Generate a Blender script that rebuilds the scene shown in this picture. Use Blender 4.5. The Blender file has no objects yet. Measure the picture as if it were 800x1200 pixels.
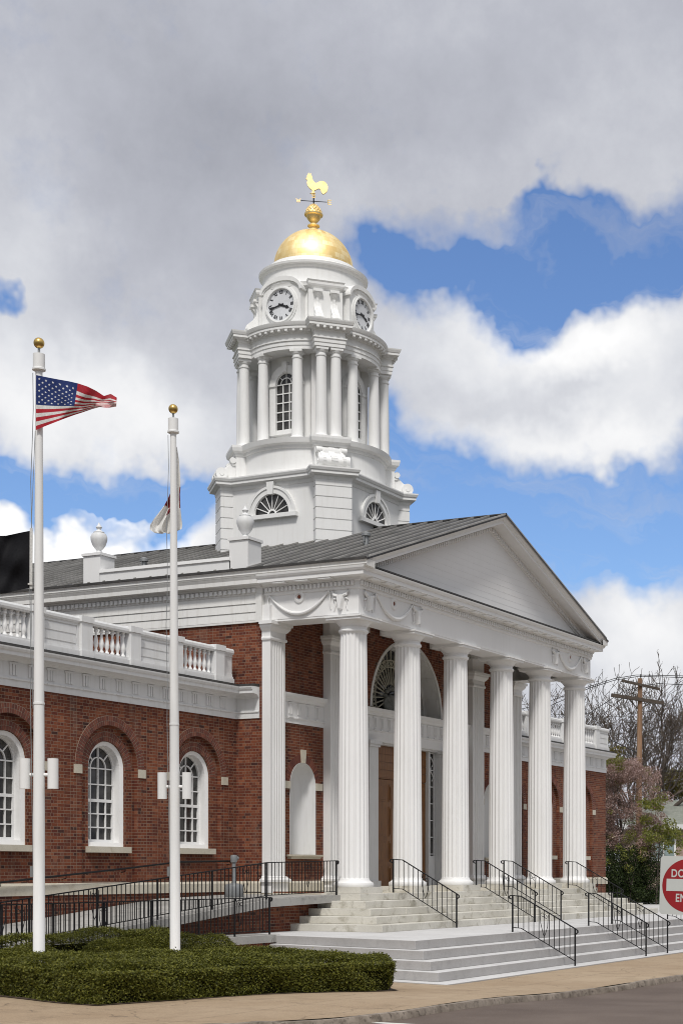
import bpy, bmesh, math, random
import numpy as np
from mathutils import Vector, Matrix
random.seed(7); rng = np.random.default_rng(7)
sc = bpy.context.scene
COL = sc.collection
PI = math.pi
R = math.radians

# ---------------------------------------------------------------- camera
FPX, HY, PHI, PXC = 1825.586, 1019.63, 0.429322, 651.38
CAM = Vector((-36.256, -22.658, 0.428))
FW = Vector((math.cos(PHI), math.sin(PHI), 0)); RT = Vector((math.sin(PHI), -math.cos(PHI), 0))
def at(u, v, d):                       # world point seen at photo pixel (u, v) at depth d metres
    u, v, d = float(u), float(v), float(d)
    return CAM + d * (FW + (u - PXC) / FPX * RT + Vector((0, 0, (HY - v) / FPX)))
def atz(u, v, z):
    return at(u, v, (CAM.z - z) * FPX / (v - HY))
cam_d = bpy.data.cameras.new('camera'); cam = bpy.data.objects.new('camera', cam_d); COL.objects.link(cam)
cam.location = CAM; cam.rotation_euler = (R(90), 0, PHI - R(90))
cam_d.sensor_width = 36; cam_d.sensor_fit = 'AUTO'; cam_d.lens = 36 * FPX / 1200
cam_d.shift_x = (400 - PXC) / 1200; cam_d.shift_y = (HY - 600) / 1200
cam_d.clip_start = 0.5; cam_d.clip_end = 4000
sc.camera = cam

# ---------------------------------------------------------------- node helpers / materials
def nodes_of(m):
    m.use_nodes = True; nt = m.node_tree; nt.nodes.clear(); return nt
def N(nt, typ, ins=None, **props):
    n = nt.nodes.new(typ)
    for k, v in props.items(): setattr(n, k, v)
    for k, v in (ins or {}).items():
        s = n.inputs[k]
        if isinstance(v, bpy.types.NodeSocket): nt.links.new(v, s)
        else: s.default_value = v
    return n
def math_(nt, op, a, b=0.0, clamp=False):
    n = N(nt, 'ShaderNodeMath', {0: a, 1: b}, operation=op); n.use_clamp = clamp; return n.outputs[0]
def ramp(nt, fac, stops):
    n = N(nt, 'ShaderNodeValToRGB', {0: fac}); e = n.color_ramp.elements
    while len(e) < len(stops): e.new(0.5)
    for el, (p, c) in zip(e, stops): el.position = p; el.color = c if len(c) == 4 else (*c, 1)
    return n.outputs[0]
def mix(nt, fac, a, b, blend='MIX'):
    n = N(nt, 'ShaderNodeMix', data_type='RGBA', blend_type=blend)
    for i, v in ((0, fac), (6, a), (7, b)):
        if isinstance(v, bpy.types.NodeSocket): nt.links.new(v, n.inputs[i])
        else: n.inputs[i].default_value = v if i == 0 or len(v) == 4 else (*v, 1)
    return n.outputs[2]
def pos(nt): return N(nt, 'ShaderNodeNewGeometry').outputs['Position']
def noise(nt, vec, scale, detail=4, rough=0.55, dist=0.0):
    return N(nt, 'ShaderNodeTexNoise', {'Vector': vec, 'Scale': scale, 'Detail': detail, 'Roughness': rough, 'Distortion': dist}).outputs[0]
def finish(nt, color, rough=0.6, metal=0.0, bump=None, bstr=0.3, bdist=0.01, spec=0.5):
    p = N(nt, 'ShaderNodeBsdfPrincipled')
    for k, v in (('Base Color', color), ('Roughness', rough), ('Metallic', metal), ('Specular IOR Level', spec)):
        if isinstance(v, bpy.types.NodeSocket): nt.links.new(v, p.inputs[k])
        else: p.inputs[k].default_value = (*v, 1) if k == 'Base Color' and len(v) == 3 else v
    if bump is not None:
        b = N(nt, 'ShaderNodeBump', {'Height': bump, 'Strength': bstr, 'Distance': bdist}); nt.links.new(b.outputs[0], p.inputs['Normal'])
    o = N(nt, 'ShaderNodeOutputMaterial'); nt.links.new(p.outputs[0], o.inputs[0])
def plain(name, c, rough=0.5, metal=0.0, var=0.12, scale=6.0, bstr=0.0, spec=0.5):
    m = bpy.data.materials.new(name); nt = nodes_of(m)
    n = noise(nt, pos(nt), scale, 5)
    lo = tuple(x * (1 - var) for x in c); hi = tuple(min(1, x * (1 + var)) for x in c)
    col = ramp(nt, n, [(0.3, lo), (0.7, hi)])
    finish(nt, col, rough, metal, n if bstr else None, bstr, 0.01, spec); return m
M = {}
def white_paint(name, c, dirt=0.5, streak=True, peel=False):
    m = bpy.data.materials.new(name); nt = nodes_of(m); p = pos(nt)
    mp = N(nt, 'ShaderNodeMapping', {'Vector': p, 'Scale': (5.0, 5.0, 0.5)}).outputs[0]
    st = noise(nt, mp, 1.6, 6, 0.65); big = noise(nt, p, 0.7, 4)
    f = math_(nt, 'MULTIPLY', ramp(nt, st, [(0.5, (0, 0, 0)), (0.78, (1, 1, 1))]), dirt)
    col = mix(nt, f, c, (c[0] * 0.66, c[1] * 0.63, c[2] * 0.58))
    col = mix(nt, math_(nt, 'MULTIPLY', ramp(nt, big, [(0.45, (0, 0, 0)), (0.75, (1, 1, 1))]), 0.35), col, (c[0] * 0.86, c[1] * 0.86, c[2] * 0.85))
    fl = noise(nt, p, 26, 3, 0.6)
    col = mix(nt, math_(nt, 'MULTIPLY', ramp(nt, fl, [(0.70, (0, 0, 0)), (0.74, (1, 1, 1))]), 0.25 * dirt), col, (0.42, 0.39, 0.35))
    if peel:                                          # flaked paint along the boards
        pm = N(nt, 'ShaderNodeMapping', {'Vector': p, 'Scale': (1.0, 1.0, 5.0)}).outputs[0]
        col = mix(nt, math_(nt, 'MULTIPLY', ramp(nt, noise(nt, pm, 2.6, 7, 0.7), [(0.67, (0, 0, 0)), (0.70, (1, 1, 1))]), 0.6), col, (0.33, 0.31, 0.29))
    finish(nt, col, 0.5, 0, noise(nt, p, 14, 3), 0.05, 0.01, 0.3); return m
M['white'] = white_paint('white_paint', (0.81, 0.808, 0.80), 0.12)
M['white_clean'] = white_paint('tower_white_paint', (0.83, 0.83, 0.82), 0.26)
M['white_old'] = white_paint('weathered_white_paint', (0.75, 0.745, 0.725), 0.5)
M['white_grey'] = white_paint('grey_white_paint', (0.72, 0.725, 0.725), 0.4)
M['pole_white'] = white_paint('pole_white_paint', (0.80, 0.80, 0.79), 0.35)

def brick_mat(name, polar=False):
    m = bpy.data.materials.new(name); nt = nodes_of(m); g = N(nt, 'ShaderNodeNewGeometry')
    if polar:
        r = g.outputs['Random Per Island']
        col = ramp(nt, r, [(0.0, (0.100, 0.031, 0.023)), (0.5, (0.145, 0.043, 0.027)), (1.0, (0.195, 0.064, 0.038))])
        finish(nt, col, 0.85, 0, noise(nt, g.outputs[0], 40, 3), 0.4); return m
    s = N(nt, 'ShaderNodeSeparateXYZ', {0: g.outputs['Position']}); sn = N(nt, 'ShaderNodeSeparateXYZ', {0: g.outputs['True Normal']})
    ax = math_(nt, 'GREATER_THAN', math_(nt, 'ABSOLUTE', sn.outputs[0]), 0.6)
    u = math_(nt, 'ADD', math_(nt, 'MULTIPLY', s.outputs[1], ax), math_(nt, 'MULTIPLY', s.outputs[0], math_(nt, 'SUBTRACT', 1.0, ax)))
    v = N(nt, 'ShaderNodeCombineXYZ', {0: u, 1: s.outputs[2], 2: 0.0}).outputs[0]
    wob = N(nt, 'ShaderNodeTexNoise', {'Vector': v, 'Scale': 9.0, 'Detail': 2.0}).outputs['Color']
    v2 = N(nt, 'ShaderNodeVectorMath', {0: v, 1: N(nt, 'ShaderNodeVectorMath', {0: wob, 'Scale': 0.008}, operation='SCALE').outputs[0]}, operation='ADD').outputs[0]
    b = N(nt, 'ShaderNodeTexBrick', {'Vector': v2, 'Color1': (0, 0, 0, 1), 'Color2': (1, 1, 1, 1), 'Mortar': (0.5, 0.5, 0.5, 1), 'Scale': 1.0,
        'Mortar Size': 0.0062, 'Mortar Smooth': 0.35, 'Bias': 0.0, 'Brick Width': 0.215, 'Row Height': 0.0775}, offset=0.5, offset_frequency=2, squash=0.52, squash_frequency=2)
    rnd = b.outputs[0]
    col = ramp(nt, rnd, [(0.0, (0.055, 0.027, 0.023)), (0.07, (0.110, 0.031, 0.022)), (0.5, (0.160, 0.047, 0.025)), (0.85, (0.205, 0.066, 0.034)), (1.0, (0.25, 0.095, 0.052))])
    blot = noise(nt, v, 1.1, 5, 0.6); fine = noise(nt, v, 55, 3)
    col = mix(nt, 0.75, col, ramp(nt, blot, [(0.3, (0.60, 0.60, 0.62)), (0.7, (1.22, 1.16, 1.08))]), 'MULTIPLY')
    col = mix(nt, 0.5, col, ramp(nt, fine, [(0.3, (0.75, 0.75, 0.75)), (0.7, (1.15, 1.15, 1.15))]), 'MULTIPLY')
    col = mix(nt, b.outputs[1], col, (0.25, 0.175, 0.125))
    st_ = N(nt, 'ShaderNodeMapping', {'Vector': v, 'Scale': (1.3, 0.35, 1.0)}).outputs[0]
    col = mix(nt, math_(nt, 'MULTIPLY', ramp(nt, noise(nt, st_, 1.4, 5, 0.6), [(0.56, (0, 0, 0)), (0.76, (1, 1, 1))]), 0.35), col, (0.30, 0.23, 0.18))
    h = math_(nt, 'ADD', math_(nt, 'MULTIPLY', math_(nt, 'SUBTRACT', 1.0, b.outputs[1]), 1.0), math_(nt, 'MULTIPLY', fine, 0.3))
    finish(nt, col, 0.88, 0, h, 0.6, 0.008, 0.25); return m
M['brick'] = brick_mat('red_brick'); M['arch_brick'] = brick_mat('arch_brick', True)
M['arch_mortar'] = plain('arch_mortar', (0.30, 0.225, 0.17), 0.9)

def stone(name, c1, c2, stain, sc_=1.2, amount=0.6, rough=0.75):
    m = bpy.data.materials.new(name); nt = nodes_of(m); p = pos(nt)
    n1 = noise(nt, p, sc_, 6, 0.62); n2 = noise(nt, p, sc_ * 2.7 + 1, 6, 0.65, 0.6); n3 = noise(nt, p, 38, 3)
    col = ramp(nt, n1, [(0.3, c1), (0.7, c2)])
    col = mix(nt, math_(nt, 'MULTIPLY', ramp(nt, n2, [(0.52, (0, 0, 0)), (0.72, (1, 1, 1))]), amount), col, stain)
    col = mix(nt, 0.5, col, ramp(nt, n3, [(0.3, (0.85, 0.85, 0.85)), (0.7, (1.12, 1.12, 1.12))]), 'MULTIPLY')
    finish(nt, col, rough, 0, n3, 0.25, 0.006, 0.3); return m
M['white_board'] = white_paint('boarded_white_paint', (0.81, 0.805, 0.80), 0.08, True, True)
M['limestone'] = stone('limestone', (0.50, 0.46, 0.37), (0.60, 0.56, 0.47), (0.36, 0.30, 0.21), 0.9, 0.5)
M['marble'] = stone('old_marble', (0.50, 0.48, 0.42), (0.68, 0.66, 0.60), (0.25, 0.225, 0.16), 0.62, 0.85)
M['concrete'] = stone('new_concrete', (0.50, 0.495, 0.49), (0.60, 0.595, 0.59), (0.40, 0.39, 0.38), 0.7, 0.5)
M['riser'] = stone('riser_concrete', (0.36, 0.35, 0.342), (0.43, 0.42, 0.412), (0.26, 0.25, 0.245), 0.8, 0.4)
M['old_concrete'] = stone('old_concrete', (0.29, 0.285, 0.27), (0.42, 0.41, 0.385), (0.13, 0.125, 0.12), 0.8, 0.85)
M['curb'] = stone('curb_stone', (0.13, 0.105, 0.08), (0.33, 0.28, 0.23), (0.045, 0.034, 0.026), 3.4, 0.95)
def sidewalk_mat():
    m = bpy.data.materials.new('tan_sidewalk'); nt = nodes_of(m); p = pos(nt)
    n1 = noise(nt, p, 0.35, 6, 0.6); n2 = noise(nt, p, 1.7, 6, 0.65, 0.5); n3 = noise(nt, p, 70, 2)
    col = ramp(nt, n1, [(0.3, (0.30, 0.217, 0.138)), (0.7, (0.39, 0.30, 0.205))])
    col = mix(nt, math_(nt, 'MULTIPLY', ramp(nt, n2, [(0.5, (0, 0, 0)), (0.75, (1, 1, 1))]), 0.5), col, (0.19, 0.135, 0.085))
    col = mix(nt, 0.7, col, ramp(nt, n3, [(0.3, (0.62, 0.62, 0.62)), (0.7, (1.3, 1.3, 1.3))]), 'MULTIPLY')
    b = N(nt, 'ShaderNodeTexBrick', {'Vector': p, 'Color1': (1, 1, 1, 1), 'Color2': (1, 1, 1, 1), 'Mortar': (0, 0, 0, 1), 'Scale': 1.0, 'Mortar Size': 0.012,
        'Mortar Smooth': 0.3, 'Brick Width': 3.2, 'Row Height': 2.1}, offset=0.0, squash=1.0)
    col = mix(nt, math_(nt, 'MULTIPLY', b.outputs[1], 0.6), col, (0.10, 0.075, 0.05))
    wv = N(nt, 'ShaderNodeVectorMath', {0: p, 1: N(nt, 'ShaderNodeVectorMath', {0: N(nt, 'ShaderNodeTexNoise', {'Vector': p, 'Scale': 1.6, 'Detail': 5.0}).outputs['Color'], 'Scale': 0.7}, operation='SCALE').outputs[0]}, operation='ADD').outputs[0]
    ck = N(nt, 'ShaderNodeTexVoronoi', {'Vector': wv, 'Scale': 0.33}, feature='DISTANCE_TO_EDGE').outputs[0]
    col = mix(nt, math_(nt, 'MULTIPLY', ramp(nt, ck, [(0.0, (1, 1, 1)), (0.006, (0, 0, 0))]), 0.65), col, (0.07, 0.05, 0.035))
    sp = noise(nt, p, 9.0, 2, 0.5); col = mix(nt, math_(nt, 'MULTIPLY', ramp(nt, sp, [(0.70, (0, 0, 0)), (0.74, (1, 1, 1))]), 0.5), col, (0.13, 0.09, 0.06))
    finish(nt, col, 0.85, 0, n3, 0.3, 0.005, 0.3); return m
M['sidewalk'] = sidewalk_mat()
def asphalt_mat():
    m = bpy.data.materials.new('asphalt'); nt = nodes_of(m); p = pos(nt)
    n1 = noise(nt, p, 0.5, 5); n3 = noise(nt, p, 90, 2); vr = N(nt, 'ShaderNodeTexVoronoi', {'Vector': p, 'Scale': 60.0}).outputs[0]
    col = ramp(nt, n1, [(0.3, (0.095, 0.072, 0.060)), (0.7, (0.145, 0.115, 0.097))])
    col = mix(nt, 0.8, col, ramp(nt, n3, [(0.3, (0.65, 0.65, 0.65)), (0.7, (1.35, 1.3, 1.25))]), 'MULTIPLY')
    finish(nt, col, 0.8, 0, vr, 0.5, 0.006, 0.3); return m
M['asphalt'] = asphalt_mat()
M['road_paint'] = stone('road_paint', (0.62, 0.61, 0.58), (0.72, 0.71, 0.69), (0.25, 0.24, 0.22), 6.0, 0.5)
M['mulch'] = stone('mulch', (0.045, 0.03, 0.02), (0.10, 0.07, 0.048), (0.02, 0.015, 0.01), 9.0, 0.6, 0.95)
M['lawn'] = stone('rough_lawn', (0.05, 0.07, 0.02), (0.09, 0.11, 0.035), (0.10, 0.085, 0.05), 1.0, 0.5, 0.95)
M['iron'] = plain('black_iron', (0.008, 0.008, 0.009), 0.6, 0.0, 0.3, 20, 0, 0.3)
M['flash'] = plain('dark_lead_flashing', (0.055, 0.052, 0.05), 0.6, 0.2, 0.4, 5)
def roof_mat():
    m = bpy.data.materials.new('standing_seam_metal'); nt = nodes_of(m); p = pos(nt)
    mp = N(nt, 'ShaderNodeMapping', {'Vector': p, 'Scale': (0.22, 2.0, 0.22)}).outputs[0]
    n1 = noise(nt, mp, 1.0, 2, 0.5); n2 = noise(nt, p, 2.2, 3, 0.5)
    yy = N(nt, 'ShaderNodeSeparateXYZ', {0: p}).outputs[1]; pid = math_(nt, 'FLOOR', math_(nt, 'DIVIDE', math_(nt, 'ADD', yy, 0.94), 0.56))
    wn = N(nt, 'ShaderNodeTexWhiteNoise', {'W': pid}, noise_dimensions='1D').outputs[0]
    col = ramp(nt, n1, [(0.3, (0.026, 0.026, 0.026)), (0.6, (0.040, 0.039, 0.038)), (0.8, (0.064, 0.062, 0.058))])
    col = mix(nt, math_(nt, 'MULTIPLY', ramp(nt, n2, [(0.55, (0, 0, 0)), (0.75, (1, 1, 1))]), 0.15), col, (0.12, 0.10, 0.08))
    col = mix(nt, 1.0, col, ramp(nt, wn, [(0.0, (0.85, 0.85, 0.85)), (1.0, (1.2, 1.19, 1.17))]), 'MULTIPLY')
    finish(nt, col, ramp(nt, n2, [(0.3, (0.35, 0.35, 0.35)), (0.7, (0.6, 0.6, 0.6))]), 0.35, n2, 0.06, 0.02, 0.5); return m
M['roof'] = roof_mat()
M['seam'] = plain('lit_seam_metal', (0.36, 0.35, 0.33), 0.5, 0.2, 0.3, 0.8)  # paler than the roof panels: light caught by the ribs is put into the colour
def gold_mat(name, panels):
    m = bpy.data.materials.new(name); nt = nodes_of(m); g = N(nt, 'ShaderNodeNewGeometry'); p = g.outputs[0]
    n2 = noise(nt, p, 5, 4)
    if panels:
        s = N(nt, 'ShaderNodeSeparateXYZ', {0: p}); a = math_(nt, 'ARCTAN2', math_(nt, 'SUBTRACT', s.outputs[1], 6.17), math_(nt, 'SUBTRACT', s.outputs[0], 7.4))
        v = N(nt, 'ShaderNodeCombineXYZ', {0: a, 1: s.outputs[2], 2: 0.0}).outputs[0]
        b = N(nt, 'ShaderNodeTexBrick', {'Vector': v, 'Color1': (0, 0, 0, 1), 'Color2': (1, 1, 1, 1), 'Mortar': (0.2, 0.2, 0.2, 1), 'Scale': 1.0, 'Mortar Size': 0.006,
            'Brick Width': 0.16, 'Row Height': 0.17}, offset=0.5, squash=1.0)
        f = math_(nt, 'ADD', math_(nt, 'MULTIPLY', b.outputs[0], 0.6), math_(nt, 'MULTIPLY', n2, 0.4))
    else: f = n2
    col = ramp(nt, f, [(0.1, (0.92, 0.64, 0.24)), (0.5, (1.0, 0.79, 0.40)), (0.9, (1.0, 0.87, 0.56))])
    ro = ramp(nt, f, [(0.1, (0.46, 0.46, 0.46)), (0.9, (0.64, 0.64, 0.64))])
    finish(nt, col, ro, 1.0, f, 0.15, 0.01); return m
M['gold_leaf'] = gold_mat('gold_leaf_squares', True); M['gold'] = gold_mat('gold_leaf_smooth', False)
M['brass'] = plain('aged_brass_ball', (0.62, 0.42, 0.14), 0.30, 1.0, 0.15, 9)
M['glass'] = plain('dark_window_glass', (0.046, 0.045, 0.043), 0.05, 0.0, 0.95, 2.4, 0, 0.5)
M['dial'] = plain('clock_dial_grey', (0.66, 0.675, 0.70), 0.55, 0, 0.05, 3)
M['black'] = plain('black_paint', (0.012, 0.012, 0.014), 0.5)
def wood_mat():
    m = bpy.data.materials.new('oak_door_wood'); nt = nodes_of(m)
    mp = N(nt, 'ShaderNodeMapping', {'Vector': pos(nt), 'Scale': (14.0, 14.0, 0.9)}).outputs[0]
    n = noise(nt, mp, 2.0, 6, 0.6, 0.4)
    col = ramp(nt, n, [(0.25, (0.11, 0.042, 0.010)), (0.6, (0.24, 0.098, 0.024)), (0.85, (0.31, 0.145, 0.04))])
    finish(nt, col, 0.4, 0, n, 0.1); return m
M['wood'] = wood_mat()
M['steel'] = plain('brushed_steel', (0.45, 0.45, 0.46), 0.35, 0.9)
M['grey_plastic'] = plain('grey_plastic', (0.20, 0.21, 0.215), 0.5)
M['fan_gold'] = plain('dull_gilded_iron', (0.46, 0.44, 0.36), 0.5, 0.2)
M['plaque'] = plain('grey_carved_stone', (0.22, 0.225, 0.21), 0.7, 0, 0.4, 8, 0.4)
M['red'] = plain('sign_red', (0.28, 0.008, 0.012), 0.4, 0, 0.08, 2); M['sign_white'] = plain('sign_white', (0.52, 0.535, 0.505), 0.4, 0, 0.04, 4)
M['galv'] = plain('galvanised_steel', (0.33, 0.34, 0.34), 0.5, 0.7)
def cloth(name, c, var=0.15, sheen=0.15):
    m = bpy.data.materials.new(name); nt = nodes_of(m); n = noise(nt, pos(nt), 30, 4)
    col = ramp(nt, n, [(0.3, tuple(x * (1 - var) for x in c)), (0.7, tuple(x * (1 + var) for x in c))])
    p = N(nt, 'ShaderNodeBsdfPrincipled', {'Base Color': col, 'Roughness': 0.75, 'Sheen Weight': sheen, 'Specular IOR Level': 0.2})
    t = N(nt, 'ShaderNodeBsdfTranslucent', {'Color': col}); mx = N(nt, 'ShaderNodeMixShader', {0: 0.22, 1: p.outputs[0], 2: t.outputs[0]})
    o = N(nt, 'ShaderNodeOutputMaterial', {0: mx.outputs[0]}); return m
M['f_red'] = cloth('flag_red', (0.42, 0.022, 0.035)); M['f_white'] = cloth('flag_white', (0.70, 0.69, 0.66)); M['f_blue'] = cloth('flag_blue', (0.018, 0.035, 0.14)); M['f_black'] = cloth('flag_black', (0.009, 0.009, 0.011), 0.3, 0.0); M['f_star'] = cloth('flag_star', (0.8, 0.8, 0.8))
M['f_cream'] = cloth('flag_cream', (0.84, 0.83, 0.80), 0.05); M['f_dkred'] = cloth('flag_dark_red', (0.20, 0.015, 0.02))
def leaf(name, stops, transl=0.25):
    m = bpy.data.materials.new(name); nt = nodes_of(m); g = N(nt, 'ShaderNodeNewGeometry')
    n = noise(nt, g.outputs[0], 1.3, 3)
    f = math_(nt, 'ADD', math_(nt, 'MULTIPLY', g.outputs['Random Per Island'], 0.7), math_(nt, 'MULTIPLY', n, 0.3))
    col = ramp(nt, f, stops)
    p = N(nt, 'ShaderNodeBsdfPrincipled', {'Base Color': col, 'Roughness': 0.55, 'Specular IOR Level': 0.3})
    t = N(nt, 'ShaderNodeBsdfTranslucent', {'Color': col}); mx = N(nt, 'ShaderNodeMixShader', {0: transl, 1: p.outputs[0], 2: t.outputs[0]})
    N(nt, 'ShaderNodeOutputMaterial', {0: mx.outputs[0]}); return m
M['boxwood'] = leaf('boxwood_leaves', [(0.05, (0.030, 0.034, 0.006)), (0.35, (0.080, 0.086, 0.010)), (0.7, (0.155, 0.158, 0.020)), (0.93, (0.25, 0.235, 0.040)), (0.985, (0.17, 0.06, 0.03))])
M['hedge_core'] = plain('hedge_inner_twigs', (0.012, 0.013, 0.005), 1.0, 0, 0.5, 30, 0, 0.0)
M['blossom'] = leaf('blossom_leaves', [(0.05, (0.09, 0.075, 0.035)), (0.3, (0.21, 0.13, 0.10)), (0.6, (0.36, 0.235, 0.205)), (0.9, (0.62, 0.50, 0.47))])
M['spring'] = leaf('spring_green_leaves', [(0.05, (0.06, 0.075, 0.012)), (0.5, (0.15, 0.165, 0.028)), (0.95, (0.30, 0.29, 0.07))])
M['ever'] = leaf('evergreen_leaves', [(0.05, (0.010, 0.016, 0.005)), (0.5, (0.026, 0.044, 0.011)), (0.95, (0.058, 0.082, 0.018))])
M['olive'] = leaf('olive_leaves', [(0.05, (0.045, 0.040, 0.010)), (0.5, (0.105, 0.088, 0.024)), (0.95, (0.19, 0.155, 0.045))])
M['bud'] = leaf('brown_buds', [(0.1, (0.06, 0.042, 0.03)), (0.6, (0.13, 0.085, 0.06)), (0.95, (0.20, 0.12, 0.085))])
M['bark'] = plain('grey_brown_bark', (0.085, 0.068, 0.055), 0.9, 0, 0.4, 8, 0.5)
M['twig'] = plain('budding_twigs', (0.095, 0.074, 0.060), 0.9, 0, 0.35, 3)
def pole_wood():
    m = bpy.data.materials.new('utility_pole_wood'); nt = nodes_of(m); p = pos(nt)
    mp = N(nt, 'ShaderNodeMapping', {'Vector': p, 'Scale': (6.0, 6.0, 0.5)}).outputs[0]
    n = noise(nt, mp, 0.55, 6, 0.7)
    col = ramp(nt, n, [(0.3, (0.12, 0.072, 0.045)), (0.5, (0.30, 0.175, 0.10)), (0.72, (0.46, 0.36, 0.27))])
    finish(nt, col, 0.85, 0, n, 0.3); return m
M['pole_wood'] = pole_wood(); M['arm_wood'] = plain('dark_crossarm_wood', (0.075, 0.058, 0.045), 0.85, 0, 0.35, 8)
M['shingle'] = stone('pale_shingles', (0.20, 0.215, 0.18), (0.30, 0.31, 0.27), (0.14, 0.15, 0.125), 5.0, 0.5)
M['pinkbrick'] = stone('pale_pink_brick', (0.33, 0.24, 0.20), (0.42, 0.32, 0.27), (0.28, 0.2, 0.17), 6.0, 0.4)
M['house_glass'] = plain('curtained_glass', (0.25, 0.31, 0.31), 0.15, 0, 0.2, 2)
M['rust'] = plain('rusty_cable', (0.02, 0.02, 0.022), 0.6)

# ---------------------------------------------------------------- mesh helpers
class MB:
    def __init__(s): s.v = []; s.f = []
    def add(s, vs, fs):
        o = len(s.v); s.v.extend([tuple(p) for p in vs]); s.f.extend([tuple(i + o for i in f) for f in fs]); return s
    def box(s, x0, x1, y0, y1, z0, z1):
        return s.add([(x0, y0, z0), (x1, y0, z0), (x1, y1, z0), (x0, y1, z0), (x0, y0, z1), (x1, y0, z1), (x1, y1, z1), (x0, y1, z1)],
                     [(0, 3, 2, 1), (4, 5, 6, 7), (0, 1, 5, 4), (1, 2, 6, 5), (2, 3, 7, 6), (3, 0, 4, 7)])
    def obox(s, c, d, hl, hw, z0, z1):          # box along plan direction d (hl) with half width hw
        d = Vector((d[0], d[1])).normalized(); t = Vector((-d.y, d.x)); c = Vector((c[0], c[1]))
        q = [c + d * a + t * b for a, b in ((-hl, -hw), (hl, -hw), (hl, hw), (-hl, hw))]
        return s.poly_z([(p.x, p.y) for p in q], z0, z1)
    def poly_z(s, pts, z0, z1):
        n = len(pts); vs = [(x, y, z0) for x, y in pts] + [(x, y, z1) for x, y in pts]
        return s.add(vs, [tuple(range(n))[::-1], tuple(range(n, 2 * n))] + [(i, (i + 1) % n, (i + 1) % n + n, i + n) for i in range(n)])
    def prism(s, pts, f3, t0, t1):              # pts 2D, f3(a, b, t) -> 3D
        n = len(pts); vs = [f3(a, b, t0) for a, b in pts] + [f3(a, b, t1) for a, b in pts]
        return s.add(vs, [tuple(range(n))[::-1], tuple(range(n, 2 * n))] + [(i, (i + 1) % n, (i + 1) % n + n, i + n) for i in range(n)])
    def lathe(s, prof, c, n=32, a0=0.0, a1=2 * PI):
        full = abs(a1 - a0 - 2 * PI) < 1e-6; k = n if full else n + 1; vs = []
        for r, z in prof:
            for i in range(k):
                a = a0 + (a1 - a0) * i / n; vs.append((c[0] + r * math.cos(a), c[1] + r * math.sin(a), c[2] + z))
        fs = []
        for j in range(len(prof) - 1):
            for i in range(n):
                i2 = (i + 1) % k; fs.append((j * k + i, j * k + i2, (j + 1) * k + i2, (j + 1) * k + i))
        if full:
            fs.append(tuple(range(k))[::-1]); fs.append(tuple(range((len(prof) - 1) * k, len(prof) * k)))
        return s.add(vs, fs)
    def tube(s, pts, r, n=8, cap=True):
        pts = [Vector(p) for p in pts]; rs = r if isinstance(r, (list, tuple)) else [r] * len(pts); vs = []; fs = []
        for i, p in enumerate(pts):
            d = (pts[min(i + 1, len(pts) - 1)] - pts[max(i - 1, 0)]).normalized()
            a = Vector((0, 0, 1)) if abs(d.z) < 0.9 else Vector((1, 0, 0)); x = d.cross(a).normalized(); y = d.cross(x)
            vs += [p + (x * math.cos(2 * PI * k / n) + y * math.sin(2 * PI * k / n)) * rs[i] for k in range(n)]
        for i in range(len(pts) - 1):
            fs += [(i * n + k, i * n + (k + 1) % n, (i + 1) * n + (k + 1) % n, (i + 1) * n + k) for k in range(n)]
        if cap: fs += [tuple(range(n))[::-1], tuple(range((len(pts) - 1) * n, len(pts) * n))]
        return s.add(vs, fs)
    def bar(s, a, b, w, h=None, up=Vector((0, 0, 1))):   # rectangular bar from a to b
        a = Vector(a); b = Vector(b); h = h or w; d = (b - a).normalized()
        if abs(d.dot(up)) > 0.99: up = Vector((0, 1, 0))
        x = d.cross(up).normalized() * w / 2; y = x.cross(d).normalized() * h / 2
        vs = [p + sx * x + sy * y for p in (a, b) for sx, sy in ((-1, -1), (1, -1), (1, 1), (-1, 1))]
        return s.add(vs, [(0, 1, 2, 3)[::-1], (4, 5, 6, 7), (0, 1, 5, 4), (1, 2, 6, 5), (2, 3, 7, 6), (3, 0, 4, 7)])
    def mould(s, path, prof, closed=False):     # sweep profile (out, z) along plan path; out = right of travel
        P = [Vector((p[0], p[1])) for p in path]; n = len(P); k = len(prof); vs = []
        for i, p in enumerate(P):
            ns = []
            if i > 0 or closed: d = (p - P[i - 1]).normalized(); ns.append(Vector((d.y, -d.x)))
            if i < n - 1 or closed: d = (P[(i + 1) % n] - p).normalized(); ns.append(Vector((d.y, -d.x)))
            m = ns[0] if len(ns) == 1 else (ns[0] + ns[1]) / (1 + ns[0].dot(ns[1]))
            vs += [(p.x + m.x * o, p.y + m.y * o, z) for o, z in prof]
        fs = []
        for i in range(n if closed else n - 1):
            j = (i + 1) % n; fs += [(i * k + a, j * k + a, j * k + a + 1, i * k + a + 1) for a in range(k - 1)]
        if not closed: fs += [tuple(range(k)), tuple(range((n - 1) * k, n * k))[::-1]]
        return s.add(vs, fs)
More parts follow.
